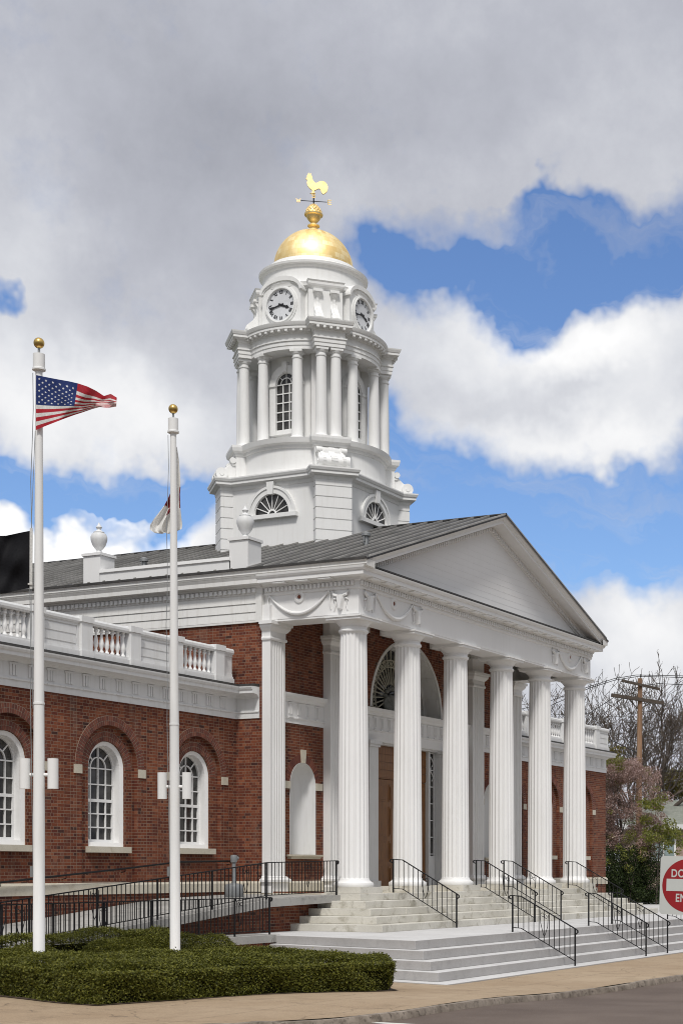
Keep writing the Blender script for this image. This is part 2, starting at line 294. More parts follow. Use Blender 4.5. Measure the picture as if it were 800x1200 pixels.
    def wall(s, f3, x0, x1, z0, z1, ops, t=0.0, reveal=None, nseg=20):   # wall face with arched/flat openings; ops: (cx, half, zbot, zspring, arched)
        ops = sorted(ops); x = x0
        def q(a, b, c, d): s.add([f3(a, c, t), f3(b, c, t), f3(b, d, t), f3(a, d, t)], [(0, 1, 2, 3)])
        for cx, h, zb, zs, arched in ops:
            if cx - h > x: q(x, cx - h, z0, z1)
            if zb > z0: q(cx - h, cx + h, z0, zb)
            pts = [(cx - h, zb), (cx - h, zs)]
            if arched:
                arc = [(cx - h * math.cos(PI * i / nseg), zs + h * math.sin(PI * i / nseg)) for i in range(nseg + 1)]
                for (a, za), (b, zb_) in zip(arc, arc[1:]): s.add([f3(a, za, t), f3(b, zb_, t), f3(b, z1, t), f3(a, z1, t)], [(0, 1, 2, 3)])
                pts += arc[1:-1]
            else: q(cx - h, cx + h, zs, z1)
            pts += [(cx + h, zs), (cx + h, zb)]
            if reveal:
                ring = pts + [pts[0]]
                for (a, za), (b, zb_) in zip(ring, ring[1:]): s.add([f3(a, za, t), f3(b, zb_, t), f3(b, zb_, reveal), f3(a, za, reveal)], [(0, 1, 2, 3)])
            x = cx + h
        if x < x1: q(x, x1, z0, z1)
        return s
    def mirror(s, c): s.v = [(2 * c - x, y, z) for x, y, z in s.v]; s.f = [f[::-1] for f in s.f]; return s
    def pieces(s, nv, name, mat, parent):          # equal pieces of nv vertices: each becomes a part of its own
        for a in range(0, len(s.v), nv):
            MB().add(s.v[a:a + nv], [tuple(i - a for i in f) for f in s.f if a <= f[0] < a + nv]).build(name, mat, parent)
    def mesh(s, name, mats, smooth=None, midx=None):
        me = bpy.data.meshes.new(name); me.from_pydata(s.v, [], s.f)
        for m in (mats if isinstance(mats, (list, tuple)) else [mats]): me.materials.append(m)
        if midx is not None: me.polygons.foreach_set('material_index', midx)
        bm = bmesh.new(); bm.from_mesh(me); bmesh.ops.recalc_face_normals(bm, faces=bm.faces)
        if smooth:
            bmesh.ops.remove_doubles(bm, verts=bm.verts, dist=1e-5)
            for f in bm.faces: f.smooth = True
            for e in bm.edges:
                if len(e.link_faces) == 2 and e.calc_face_angle(0) > R(smooth): e.smooth = False
        bm.to_mesh(me); bm.free(); return me
    def build(s, name, mat, parent=None, smooth=None, midx=None):
        return link(name, s.mesh(name, mat, smooth, midx), parent)
def world_off(p):
    o = Vector((0, 0, 0))
    while p is not None: o += p.location; p = p.parent
    return o
def link(name, data, parent=None, loc=(0, 0, 0)):
    o = bpy.data.objects.new(name, data); COL.objects.link(o)
    if parent is not None: o.parent = parent
    o.location = Vector(loc) - world_off(parent); return o
def tag(o, label=None, cat=None, group=None, kind=None):
    if label: o['label'] = label
    if cat: o['category'] = cat
    if group: o['group'] = group
    if kind: o['kind'] = kind
    return o
def thing(name, label, cat, loc, group=None):
    o = bpy.data.objects.new(name, None); COL.objects.link(o); o.location = loc; o.empty_display_size = 0.2
    return tag(o, label, cat, group)
def fast_mesh(name, V, F, mat):                 # numpy quads/tris, many faces
    me = bpy.data.meshes.new(name); k = F.shape[1]
    me.vertices.add(len(V)); me.vertices.foreach_set('co', V.astype(np.float32).ravel())
    me.loops.add(F.size); me.loops.foreach_set('vertex_index', F.astype(np.int32).ravel())
    me.polygons.add(len(F)); me.polygons.foreach_set('loop_start', np.arange(0, F.size, k, dtype=np.int32)); me.polygons.foreach_set('loop_total', np.full(len(F), k, dtype=np.int32))
    me.materials.append(mat); me.update(calc_edges=True); return me
def leaves(P, Nrm, size, aspect=0.55, jitter=1.0):
    n = len(P); d = Nrm + rng.normal(0, jitter, (n, 3)); d /= np.linalg.norm(d, axis=1)[:, None] + 1e-9
    a = rng.normal(0, 1, (n, 3)); t = np.cross(d, a); t /= np.linalg.norm(t, axis=1)[:, None] + 1e-9; b = np.cross(d, t)
    sz = (size * rng.uniform(0.6, 1.3, n))[:, None]
    V = np.stack([P - t * sz, P + b * sz * aspect, P + t * sz, P - b * sz * aspect], 1).reshape(-1, 3)
    return V, np.arange(4 * n).reshape(-1, 4)
# ---------------------------------------------------------------- building
Lx, CXB, TYB = 14.8, 7.4, 6.17
XC = [0, 2.915, 5.83, 8.97, 11.885, 14.8]
front = lambda a, b, t: (a, t, b)
side = lambda a, b, t: (t, a, b)
ZG, ZPLAT = -2.0, -1.15
B = thing('civic_building', 'red brick civic building with white fluted portico and domed clock tower', 'building', (CXB, 0, -0.2))

# --- brick shell of the main block
mb = MB()
mb.wall(front, -0.5, CXB - 2.45, 0.10, 7.75, [(1.42, 0.65, 0.86, 2.87, True)], 2.6, 3.0)
mb.wall(front, CXB + 2.45, Lx + 0.5, 0.10, 7.75, [(13.38, 0.65, 0.86, 2.87, True)], 2.6, 3.0)
mb.wall(front, CXB - 2.45, CXB - 2.21, 0.10, 5.40, [], 2.6); mb.wall(front, CXB + 2.21, CXB + 2.45, 0.10, 5.40, [], 2.6)
mb2 = MB()
mb2.wall(front, CXB - 2.45, CXB + 2.45, 5.40, 7.97, [(CXB, 2.27, 5.40, 5.5, True)], 2.6, None, 40)
mb2.wall(front, CXB - 2.21, CXB + 2.21, 4.42, 5.40, [], 2.6, None)
mb.add(mb2.v, mb2.f)
for x in (-0.5, Lx + 0.5):
    mb.wall(side, 2.6, 12.3, 0.10, 7.3, [], x)
mb.build('brick_wall', M['brick'], B)
# water table and foundation
mb = MB()
for m_ in (0, 1):
    q = MB(); prof = [(0, -0.17), (0.07, -0.17), (0.07, 0.06), (0.03, 0.11), (0, 0.12)]
    q.mould([(-11.2, 11.0), (-11.2, 3.5), (-0.5, 3.5), (-0.5, 2.6), (CXB - 2.25, 2.6)], [(o, z) for o, z in prof])
    if m_: q.mirror(CXB)
    mb.add(q.v, q.f)
mb.build('water_table', M['limestone'], B)
for m_ in (0, 1):
    mb = MB(); q = MB(); q.wall(front, -11.17, -0.5, -2.3, -0.16, [], 3.47); q.wall(side, 3.47, 11.0, -2.3, -0.16, [], -11.17); q.wall(side, 0.6, 3.47, -2.3, -0.16, [], -0.47)
    if m_: q.mirror(CXB)
    mb.add(q.v, q.f); mb.build('foundation_wall', M['brick'], B)
MB().poly_z([(-0.56, -0.58), (Lx + 0.56, -0.58), (Lx + 0.56, 3.3), (-0.56, 3.3)], -0.60, -0.2).build('portico_floor', M['limestone'], B)

# --- niches
for i, cx in enumerate((1.42, 13.38)):
    q = MB(); n = 14; h = 0.65
    col = [(-h * math.cos(PI * k / n), 0.48 * math.sin(PI * k / n)) for k in range(n + 1)]
    vs = [(cx + a, 2.58 + b, 0.86) for a, b in col] + [(cx + a, 2.58 + b, 2.87) for a, b in col]
    fs = [(k, k + 1, k + n + 2, k + n + 1) for k in range(n)]
    q.add(vs, fs)
    rings = []
    for j in range(7):
        e = PI / 2 * j / 6; rings.append([(cx + a * math.cos(e), 2.58 + b * math.cos(e), 2.87 + h * math.sin(e)) for a, b in col])
    q.add([p for r_ in rings for p in r_], [(j * (n + 1) + k, j * (n + 1) + k + 1, (j + 1) * (n + 1) + k + 1, (j + 1) * (n + 1) + k) for j in range(6) for k in range(n)])
    q.add([(cx + a, 2.58 + b, 0.862) for a, b in col], [tuple(range(n + 1))])
    nb = q.build('niche', M['white_grey'], B, 40)
    ring = MB()
    for k in range(11):
        a0, a1 = PI * (k * 1.0) / 11 + 0.006, PI * (k + 1) / 11 - 0.006
        if k == 5: continue
        pts = [(cx - r_ * math.cos(a), 2.87 + r_ * math.sin(a)) for r_, a in ((0.66, a0), (0.89, a0), (0.89, a1), (0.66, a1))]
        for kk in range(3):
            aa0 = a0 + (a1 - a0) * kk / 3 + 0.004; aa1 = a0 + (a1 - a0) * (kk + 1) / 3 - 0.004
            pts = [(cx - r_ * math.cos(a), 2.87 + r_ * math.sin(a)) for r_, a in ((0.655, aa0), (0.88, aa0), (0.88, aa1), (0.655, aa1))]
            ring.prism(pts, front, 2.59, 2.61)
    ring.build('brick_arch', M['arch_brick'], nb)
    MB().mould([(cx - 0.72, 2.64), (cx - 0.72, 2.5), (cx + 0.72, 2.5), (cx + 0.72, 2.64)], [(-0.3, 0.74), (0.02, 0.745), (0.03, 0.79), (0.07, 0.81), (0.09, 0.825), (0.09, 0.872), (-0.6, 0.876)]).build('sill', M['limestone'], nb)
    MB().prism([(cx - 0.075, 3.50), (cx + 0.075, 3.50), (cx + 0.115, 3.88), (cx - 0.115, 3.88)], front, 2.54, 2.62).build('keystone', M['limestone'], nb)
    for sx in (-1, 1): MB().box(cx + sx * 0.82 - 0.16, cx + sx * 0.82 + 0.16, 2.55, 2.62, 2.74, 2.95).build('impost_block', M['limestone'], nb)

# --- fluted columns
def fluted(prof, nf, half=False):
    q = MB(); k = nf * 6; vs = []
    for r_, z in prof:
        for i in range(k):
            a = 2 * PI * (i + 0.5) / k; t = (i % 6 + 0.5) / 6
            d = 0.0 if t < 0.12 or t > 0.88 else math.sin(PI * (t - 0.12) / 0.76) ** 0.7
            vs.append(((r_ - 0.034 * d * (r_ / 0.42)) * math.cos(a), (r_ - 0.034 * d * (r_ / 0.42)) * math.sin(a), z))
    fs = [(j * k + i, j * k + (i + 1) % k, (j + 1) * k + (i + 1) % k, (j + 1) * k + i) for j in range(len(prof) - 1) for i in range(k)]
    return q.add(vs, fs)
shaft = fluted([(0.42 - 0.062 * (t ** 1.6), 0.19 + 6.66 * t) for t in [i / 10 for i in range(11)]], 20).mesh('column_shaft', M['white'], 50)
cap = MB().lathe([(0.33, 6.83), (0.362, 6.84), (0.372, 6.87), (0.40, 6.88), (0.41, 6.91), (0.40, 6.94), (0.372, 6.95), (0.366, 6.98), (0.366, 7.03), (0.39, 7.04), (0.40, 7.07), (0.45, 7.12), (0.49, 7.16), (0.50, 7.18)], (0, 0, 0), 48)
cap.box(-0.54, 0.54, -0.54, 0.54, 7.18, 7.24); cap.box(-0.57, 0.57, -0.57, 0.57, 7.242, 7.285)
capm = cap.mesh('capital', M['white'], 35)
basem = MB().lathe([(0.53, -0.03), (0.545, 0.0), (0.55, 0.04), (0.535, 0.085), (0.49, 0.10), (0.475, 0.12), (0.44, 0.15), (0.425, 0.20), (0.38, 0.21)], (0, 0, 0), 48).mesh('column_base', M['white'], 35)
plm = MB().box(-0.57, 0.57, -0.57, 0.57, -0.198, -0.032).mesh('plinth', M['marble'])
for x in XC:
    c = link('column', shaft, B, (x, 0, 0))
    for nm, me in (('capital', capm), ('column_base', basem), ('plinth', plm)): link(nm, me, c, (x, 0, 0))
# --- pilasters on the back wall
def pilaster(x, x0, x1, y0=2.35):
    q = MB(); w = x1 - x0; nfl = 5 if w > 0.7 else 3; m = 0.07; fw = (w - 2 * m) / nfl
    pts = [(x0, 2.62), (x0, y0)]
    for k in range(nfl):
        a = x0 + m + k * fw
        pts += [(a + 0.018, y0)] + [(a + fw / 2 - (fw / 2 - 0.018) * math.cos(PI * j / 5), y0 + 0.032 * math.sin(PI * j / 5)) for j in range(1, 5)] + [(a + fw - 0.018, y0)]
    pts += [(x1, y0), (x1, 2.62)]
    q.poly_z(pts, 0.22, 6.80)
    p = q.build('pilaster', M['white'], B)
    c = MB(); c.mould([(x0, 2.62), (x0, y0), (x1, y0), (x1, 2.62)], [(0, 6.77), (0.035, 6.78), (0.045, 6.82), (0.035, 6.86), (0.012, 6.87), (0.012, 7.02), (0.05, 7.05), (0.11, 7.13), (0.12, 7.20), (0.16, 7.20), (0.16, 7.29), (0, 7.29)])
    c.box(x0 - 0.01, x1 + 0.01, y0 + 0.01, 2.62, 7.26, 7.74); c.build('pilaster_capital', M['white'], p)
    c = MB(); c.mould([(x0, 2.62), (x0, y0), (x1, y0), (x1, 2.62)], [(0, 0.10), (0.12, 0.10), (0.12, 0.16), (0.09, 0.19), (0.06, 0.20), (0.05, 0.24), (0, 0.26)]); c.box(x0 - 0.05, x1 + 0.05, y0 - 0.06, 2.62, -0.198, 0.105)
    c.build('pilaster_base', M['white'], p)
for x in (0.0, 2.915, 11.885, 14.8):
    pilaster(x, (-0.525 if x == 0 else (Lx - 0.19 if x == 14.8 else x - 0.42)), (Lx + 0.525 if x == 14.8 else (0.19 if x == 0 else x + 0.42)))

# --- portico ceiling and back wall band
MB().box(-0.3, Lx + 0.3, -0.3, 2.6, 7.97, 8.05).build('portico_ceiling', M['white_old'], B)
MB().box(-0.4, CXB - 2.46, 2.5, 2.61, 7.73, 7.97).build('wall_cornice_band', M['white_old'], B); MB().box(CXB + 2.46, Lx + 0.4, 2.5, 2.61, 7.73, 7.97).build('wall_cornice_band', M['white_old'], B)
mb = MB()
for x in (2.915, 5.83, 8.97, 11.885): MB().box(x - 0.3, x + 0.3, 0.3, 2.5, 7.72, 7.975).build('ceiling_beam', M['white_old'], B)

# --- portico entablature: plain face, mouldings, dentils, mutules
ent_path = [(-0.42, 2.6), (-0.42, -0.42), (Lx + 0.42, -0.42), (Lx + 0.42, 2.6)]
q = MB().mould(ent_path, [(-0.84, 7.28), (0, 7.28), (0, 7.33), (0.012, 7.335), (0.012, 7.99), (0.05, 8.01), (0.06, 8.05), (0.06, 8.20), (0.11, 8.22), (0.12, 8.26), (0.14, 8.29), (0.36, 8.31), (0.36, 8.42), (0.39, 8.43), (0.42, 8.48), (0.43, 8.52), (0.30, 8.56), (-0.84, 8.56)])
ent = q.build('portico_entablature', M['white'], B)
def dentils(path, o, z0, z1, pitch, w, dep):
    q = MB()
    for a, b in zip(path, path[1:]):
        a = Vector(a); b = Vector(b); d = (b - a).normalized(); nr = Vector((d.y, -d.x)); n = int((b - a).length / pitch)
        for i in range(n):
            c = a + d * (pitch * (i + 0.5)) + nr * (o + dep / 2); q.obox(c, d, w / 2, dep / 2, z0, z1)
    return q
for pp_ in ([(-0.48, 2.55), (-0.48, -0.48)], [(-0.48, -0.48), (Lx + 0.48, -0.48)], [(Lx + 0.48, -0.48), (Lx + 0.48, 2.55)]): dentils(pp_, 0.002, 8.09, 8.20, 0.132, 0.08, 0.06).build('dentil_course', M['white'], ent)
dentils([(-0.42, 2.3), (-0.42, -0.42), (Lx + 0.42, -0.42), (Lx + 0.42, 2.3)], 0.15, 8.268, 8.305, 0.74, 0.40, 0.19).pieces(8, 'mutule', M['white_clean'], ent)
# festoons, bull heads and rosettes
def relief(o3):                                    # o3(a, z, out) -> world
    q = MB()
    def rosette(a, z):
        n = 20
        for k in range(n):
            a0, a1 = 2 * PI * k / n, 2 * PI * (k + 1) / n
            for r0, r1, h0, h1 in ((0.065, 0.10, 0.0, 0.05), (0.10, 0.16, 0.05, 0.035), (0.16, 0.185, 0.035, 0.0)):
                q.add([o3(a + r0 * math.cos(a0), z + r0 * math.sin(a0), h0), o3(a + r1 * math.cos(a0), z + r1 * math.sin(a0), h1), o3(a + r1 * math.cos(a1), z + r1 * math.sin(a1), h1), o3(a + r0 * math.cos(a1), z + r0 * math.sin(a1), h0)], [(0, 1, 2, 3)])
        return q
    def swag(a0, a1, z, sag):
        pts = []; n = 18
        for k in range(n + 1):
            t = k / n; pts.append(Vector(o3(a0 + (a1 - a0) * t, z - sag * (1 - (2 * t - 1) ** 2), 0.03)))
        q.tube(pts, [0.022 + 0.032 * math.sin(PI * k / n) for k in range(n + 1)], 8)
        pts = [Vector(o3(a0 + (a1 - a0) * k / n, z - 0.03 - sag * 0.86 * (1 - (2 * k / n - 1) ** 2), 0.02)) for k in range(n + 1)]
        q.tube(pts, 0.018, 6)
        for sgn, aa in ((1, a0), (-1, a1)):
            q.tube([o3(aa, z + 0.02, 0.03), o3(aa - sgn * 0.05, z - 0.12, 0.03), o3(aa - sgn * 0.03, z - 0.3, 0.03), o3(aa - sgn * 0.06, z - 0.5, 0.02)], [0.02, 0.022, 0.02, 0.012], 6)
    def bull(a, z):
        P = [(-0.05, 0.0), (0.05, 0.0), (0.075, 0.12), (0.13, 0.30), (0.115, 0.40), (-0.115, 0.40), (-0.13, 0.30), (-0.075, 0.12)]
        n = len(P); q.add([o3(a + x, z + y, 0.0) for x, y in P] + [o3(a + x * 0.62, z + 0.03 + y * 0.9, 0.12) for x, y in P], [tuple(range(n, 2 * n))] + [(i, (i + 1) % n, (i + 1) % n + n, i + n) for i in range(n)])
        for s in (-1, 1):
            q.tube([o3(a + s * 0.09, z + 0.37, 0.04), o3(a + s * 0.19, z + 0.40, 0.06), o3(a + s * 0.25, z + 0.47, 0.05), o3(a + s * 0.22, z + 0.54, 0.03)], [0.045, 0.042, 0.030, 0.010], 7)
            q.tube([o3(a + s * 0.13, z + 0.30, 0.02), o3(a + s * 0.20, z + 0.29, 0.04), o3(a + s * 0.24, z + 0.25, 0.02)], [0.02, 0.03, 0.008], 6)
            q.tube([o3(a + s * 0.2, z + 0.3, 0.02), o3(a + s * 0.17, z + 0.12, 0.025), o3(a + s * 0.21, z - 0.02, 0.015)], 0.016, 6)
            q.lathe([(0.001, -0.03), (0.022, 0), (0.001, 0.03)], o3(a + s * 0.065, z + 0.27, 0.075), 8)
    return q, rosette, swag, bull
for nm, o3, items in (('front', lambda a, z, h: (a, -0.432 - h, z), [(0.28, 2.36, 2.62, 1.36), (12.18, 14.2, 12.0, 13.3)]),):
    q, rosette, swag, bull = relief(o3)
    swag(0.42, 2.42, 7.99, 0.55); bull(0.05, 7.46); bull(2.66, 7.46); rosette(1.40, 7.86); q.build('festoon_relief', M['white'], ent, 40); q, rosette, swag, bull = relief(o3)
    swag(12.36, 14.36, 7.99, 0.55); bull(12.14, 7.46); bull(14.75, 7.46); rosette(13.4, 7.86)
    q.build('festoon_relief', M['white'], ent, 40)
for mir in (0, 1):
    q, rosette, swag, bull = relief(lambda a, z, h: (-0.432 - h, a, z)); swag(0.5, 2.42, 7.99, 0.55); bull(0.12, 7.46); rosette(1.46, 7.90)
    if mir: q.mirror(CXB)
    q.build('festoon_relief', M['white'], ent, 40)
dk = MB()
for a in (1.40, 13.4): dk.prism([(a + 0.05 * math.cos(t * PI / 6), 7.86 + 0.05 * math.sin(t * PI / 6)) for t in range(12)], front, -0.45, -0.436)
dk.prism([(1.46 + 0.05 * math.cos(t * PI / 6), 7.90 + 0.05 * math.sin(t * PI / 6)) for t in range(12)], side, -0.45, -0.436)
dk.build('rosette_centres', M['rust_brown'] if 'rust_brown' in M else M['arch_brick'], ent)

# --- pediment and roof
EX, EZ, AZ = -0.84, 8.73, 11.56
SL = (AZ - EZ) / (CXB - EX)
tym = MB(); zb_ = 8.55; hb_ = 0.19
def tz(z): return max(0.0, min(CXB + 0.4, (8.55 + (CXB + 0.4) * SL - z) / SL))
while zb_ < 8.5 + (CXB + 0.4) * SL - 0.1:
    z1_ = min(zb_ + hb_, 8.5 + (CXB + 0.4) * SL); a0, a1 = tz(zb_), max(0.05, tz(z1_)); jj = random.uniform(0, 0.004)
    tym.add([(CXB - a0, -0.3645 - jj * 0.3, zb_), (CXB + a0, -0.3645 - jj * 0.3, zb_), (CXB + a1, -0.362, z1_), (CXB - a1, -0.362, z1_), (CXB - a0, -0.34, zb_), (CXB + a0, -0.34, zb_)], [(0, 1, 2, 3), (0, 4, 5, 1)]); zb_ += hb_
ped = tym.build('pediment', M['white_board'], B)
def rake(prof):                                   # prof: (out from y=-0.36 towards -y, height below roof line)
    q = MB(); k = len(prof); vs = []
    for x, z in ((EX, EZ), (CXB, AZ), (Lx - EX, EZ)):
        for o, h in prof:                          # lower members die into the top of the horizontal cornice
            cut = max(0.0, (8.565 - h - EZ) / SL) if x != CXB else 0.0; sg_ = 1 if x < CXB else -1
            vs.append((x + sg_ * cut, -0.36 - o, z + cut * SL + h))
    return q.add(vs, [(i * k + a, (i + 1) * k + a, (i + 1) * k + a + 1, i * k + a + 1) for i in range(2) for a in range(k - 1)] + [tuple(range(k)), tuple(range(2 * k, 3 * k))[::-1]])
rake([(0, -0.50), (0.03, -0.50), (0.05, -0.46), (0.05, -0.345), (0.10, -0.33), (0.12, -0.29), (0.47, -0.275), (0.47, -0.185), (0.49, -0.18), (0.52, -0.13), (0.56, -0.075), (0.57, -0.035), (0, -0.035)]).build('raking_cornice', M['white'], ped)
n = 62
for sx in (1, -1):
    q = MB()
    for i in range(1, n):
        x = EX + 1.0 + (CXB - EX - 1.0) * i / n; z = EZ + (x - EX) * SL
        xs = (x - 0.038, x + 0.038); zz = [EZ + (a - EX) * SL for a in xs]
        if sx < 0: xs = (2 * CXB - xs[0], 2 * CXB - xs[1])
        q.add([(xs[a], y, zz[a] + h) for y in (-0.36 - 0.05, -0.36 - 0.11) for h in (-0.46, -0.355) for a in (0, 1)], [(0, 1, 3, 2), (4, 6, 7, 5), (0, 4, 5, 1), (2, 3, 7, 6), (0, 2, 6, 4), (1, 5, 7, 3)])
    q.build('raking_dentils', M['white'], ped)
MB().prism([(-0.78, 8.562), (Lx + 0.78, 8.562), (Lx + 0.78, 8.60), (-0.78, 8.60)], front, -0.80, -0.365).build('cornice_flashing', M['flash'], ped)
q = MB(); YB = 20.0
q.add([(EX - 0.03, -0.96, EZ - 0.03), (CXB, -0.96, AZ - 0.02), (CXB, YB, AZ - 0.02), (EX - 0.03, YB, EZ - 0.03), (Lx - EX + 0.03, -0.96, EZ - 0.03), (Lx - EX + 0.03, YB, EZ - 0.03)], [(0, 1, 2, 3), (1, 4, 5, 2)])
q.add([(EX - 0.03, -0.96, EZ - 0.032), (CXB, -0.96, AZ - 0.022), (CXB, -0.96, AZ - 0.075), (EX - 0.03, -0.96, EZ - 0.085), (Lx - EX + 0.03, -0.96, EZ - 0.032), (Lx - EX + 0.03, -0.96, EZ - 0.085)], [(0, 1, 2, 3), (1, 4, 5, 2)])
sm_ = MB(); y = -0.94
while y < YB:
    for sx in (0, 1):
        f = (lambda x: x) if sx == 0 else (lambda x: 2 * CXB - x)
        sm_.add([(f(a), yy, zz + h) for a, zz in ((EX + 0.12, EZ + 0.12 * SL), (CXB, AZ)) for yy in (y - 0.017, y + 0.017) for h in (-0.02, 0.03)], [(0, 1, 5, 4), (2, 6, 7, 3), (1, 3, 7, 5), (0, 4, 6, 2), (0, 2, 3, 1)])
    y += 0.56
q.tube([(CXB, -0.96, AZ - 0.01), (CXB, YB, AZ - 0.01)], 0.05, 8)
roof = q.build('metal_roof', M['roof'], B); sm_.build('standing_seams', M['seam'], roof)
# eaves gutter line along both long sides
for mir in (0, 1):
    q = MB().mould([(-0.42, 12.3), (-0.42, -0.93)], [(0.0, 8.50), (0.40, 8.515), (0.43, 8.56), (0.42, 8.62), (0.45, 8.65), (0.45, 8.685), (0.0, 8.69)])
    if mir: q.mirror(CXB)
    q.build('eaves_moulding', M['white_old'], roof)
    q = MB().box(EX - 0.06, EX - 0.025, -0.94, 12.3, 8.672, 8.735)
    if mir: q.mirror(CXB)
    q.build('drip_edge', M['flash'], roof)
# side siding + cornice of the main block above the brick
for mir in (0, 1):
    pts = [(0, 7.28), (0.05, 7.28), (0.05, 7.34)]
    for k in range(3): z0 = 7.34 + 0.235 * k; pts += [(0.055, z0), (0.03, z0 + 0.235)]
    pts += [(0.05, 8.05), (0.06, 8.09), (0.06, 8.22), (0.11, 8.24), (0.14, 8.29), (0.30, 8.31), (0.30, 8.42), (0.34, 8.50), (0.0, 8.52)]
    q = MB().mould([(-0.5, 12.3), (-0.5, 2.601)], pts)
    q.box(-0.57, -0.40, 2.603, 2.80, 7.28, 8.05)
    if mir: q.mirror(CXB)
    s = q.build('siding_frieze', M['white_old'], B)
    q = dentils([(-0.5, 12.2), (-0.5, 2.7)], 0.062, 8.10, 8.21, 0.16, 0.095, 0.06)
    if mir: q.mirror(CXB)
    q.pieces(8, 'dentil', M['white'], s)
# rear cross wing
q = MB(); q.box(-13, Lx + 13, 12.4, 20, 0, 7.3); rw = q.build('rear_wing', M['brick'], B)
q = MB()
for x0, x1 in ((-13.05, -0.4), (Lx + 0.4, Lx + 13.05)): q.mould([(x0, 12.4), (x1, 12.4)], [(0, 7.25), (0.04, 7.28), (0.04, 8.2), (0.12, 8.26), (0.30, 8.31), (0.30, 8.42), (0.42, 8.56), (0.44, 8.70), (0, 8.72)])
q.build('rear_cornice', M['white_old'], rw)
q = MB()
for x0, x1 in ((-13.3, EX), (Lx - EX, Lx + 13.3)): q.add([(x0, 11.9, 8.7), (x1, 11.9, 8.7), (x1, 16.2, 10.2), (x0, 16.2, 10.2), (x0, 20.5, 8.7), (x1, 20.5, 8.7)], [(0, 1, 2, 3), (3, 2, 5, 4)])
q.build('rear_roof', M['roof'], rw)
# roof vents
for x, y in ((2.6, 1.2), (-0.2 + 2.0, 8.6)):
    z = EZ + (x - EX) * SL; q = MB().lathe([(0.07, -0.1), (0.07, 0.22), (0.13, 0.22), (0.13, 0.30), (0.02, 0.36)], (x, y, z), 12); q.box(x - 0.13, x + 0.13, y - 0.02, y + 0.02, z + 0.05, z + 0.2)
    q.build('roof_vent', M['galv'], roof, 40)
# parapet with two urns on the left eave
q = MB(); q.mould([(-0.62, 8.2), (-0.62, 3.6)], [(0, 8.72), (0.02, 8.72), (0.02, 9.02), (0.06, 9.05), (0.05, 9.14), (-0.2, 9.16), (-0.2, 8.72)]); par = q.build('eave_parapet', M['white'], B)
for y in (3.32, 8.5):
    q = MB(); q.box(-0.64, -0.02, y - 0.31, y + 0.31, 8.70, 9.58); q.box(-0.68, 0.02, y - 0.35, y + 0.35, 9.582, 9.66); pd = q.build('urn_pedestal', M['white'], B)
    u = MB().lathe([(0.16, 9.66), (0.16, 9.70), (0.09, 9.73), (0.07, 9.79), (0.12, 9.84), (0.19, 9.94), (0.235, 10.08), (0.24, 10.18), (0.20, 10.27), (0.15, 10.29), (0.16, 10.32), (0.10, 10.35), (0.05, 10.40), (0.075, 10.44), (0.09, 10.47), (0.05, 10.52), (0.02, 10.58), (0.002, 10.62)], (-0.33, y, 0), 28)
    u.build('urn', M['white_grey'], pd, 40)

# --- lower belt / wing entablature (runs along wing, return and back wall of portico)
belt = [(0, 4.63), (0.03, 4.63), (0.03, 4.78), (0.055, 4.79), (0.055, 4.83), (0.02, 4.84), (0.02, 5.19), (0.06, 5.21), (0.08, 5.25), (0.14, 5.28), (0.33, 5.30), (0.33, 5.38), (0.36, 5.40), (0.385, 5.45), (0.39, 5.48), (0, 5.50)]
flatbelt = [(0, 4.60), (0.03, 4.60), (0.03, 4.72), (0.055, 4.73), (0.055, 4.77), (0.02, 4.78), (0.02, 5.20), (0.06, 5.22), (0.08, 5.28), (0.13, 5.33), (0.15, 5.38), (0.16, 5.44), (0, 5.46)]
def triglyphs(path, o, z0, z1, pitch, w):
    q = MB()
    for a, b in zip(path, path[1:]):
        a = Vector(a); b = Vector(b); d = (b - a).normalized(); nr = Vector((d.y, -d.x)); L_ = (b - a).length; n = max(1, int(L_ / pitch))
        for i in range(n):
            c = a + d * (L_ * (i + 0.5) / n)
            for k in (-1, 0, 1): q.obox(c + d * (k * w / 3) + nr * (o + 0.012), d, w / 6 - 0.012, 0.012, z0, z1)
            q.obox(c + nr * (o + 0.03), d, w / 2 + 0.01, 0.02, z0 - 0.10, z0 - 0.065)
            q.obox(c + nr * (o + 0.016), d, w / 2 + 0.01, 0.016, z1 - 0.05, z1)
    return q
q = MB().mould([(-0.4, 2.6), (CXB - 2.82, 2.6)], flatbelt); q.mould([(CXB + 2.82, 2.6), (Lx + 0.4, 2.6)], flatbelt)
q.mould([(CXB - 2.85, 2.6), (CXB + 2.85, 2.6)], [(-0.3, 4.42), (0.07, 4.42)] + [(o + 0.05, z) for o, z in flatbelt[1:-1]] + [(-0.6, 5.47)])
bw = q.build('belt_course', M['white'], B)
q = triglyphs([(0.55, 2.58), (2.35, 2.58)], 0, 4.86, 5.19, 0.36, 0.2); q2 = triglyphs([(12.45, 2.58), (14.25, 2.58)], 0, 4.86, 5.19, 0.36, 0.2); q3 = triglyphs([(CXB - 2.75, 2.53), (CXB + 2.75, 2.53)], 0, 4.86, 5.19, 0.40, 0.2)
for q_ in (q, q2, q3): q_.pieces(40, 'triglyph', M['white'], bw)

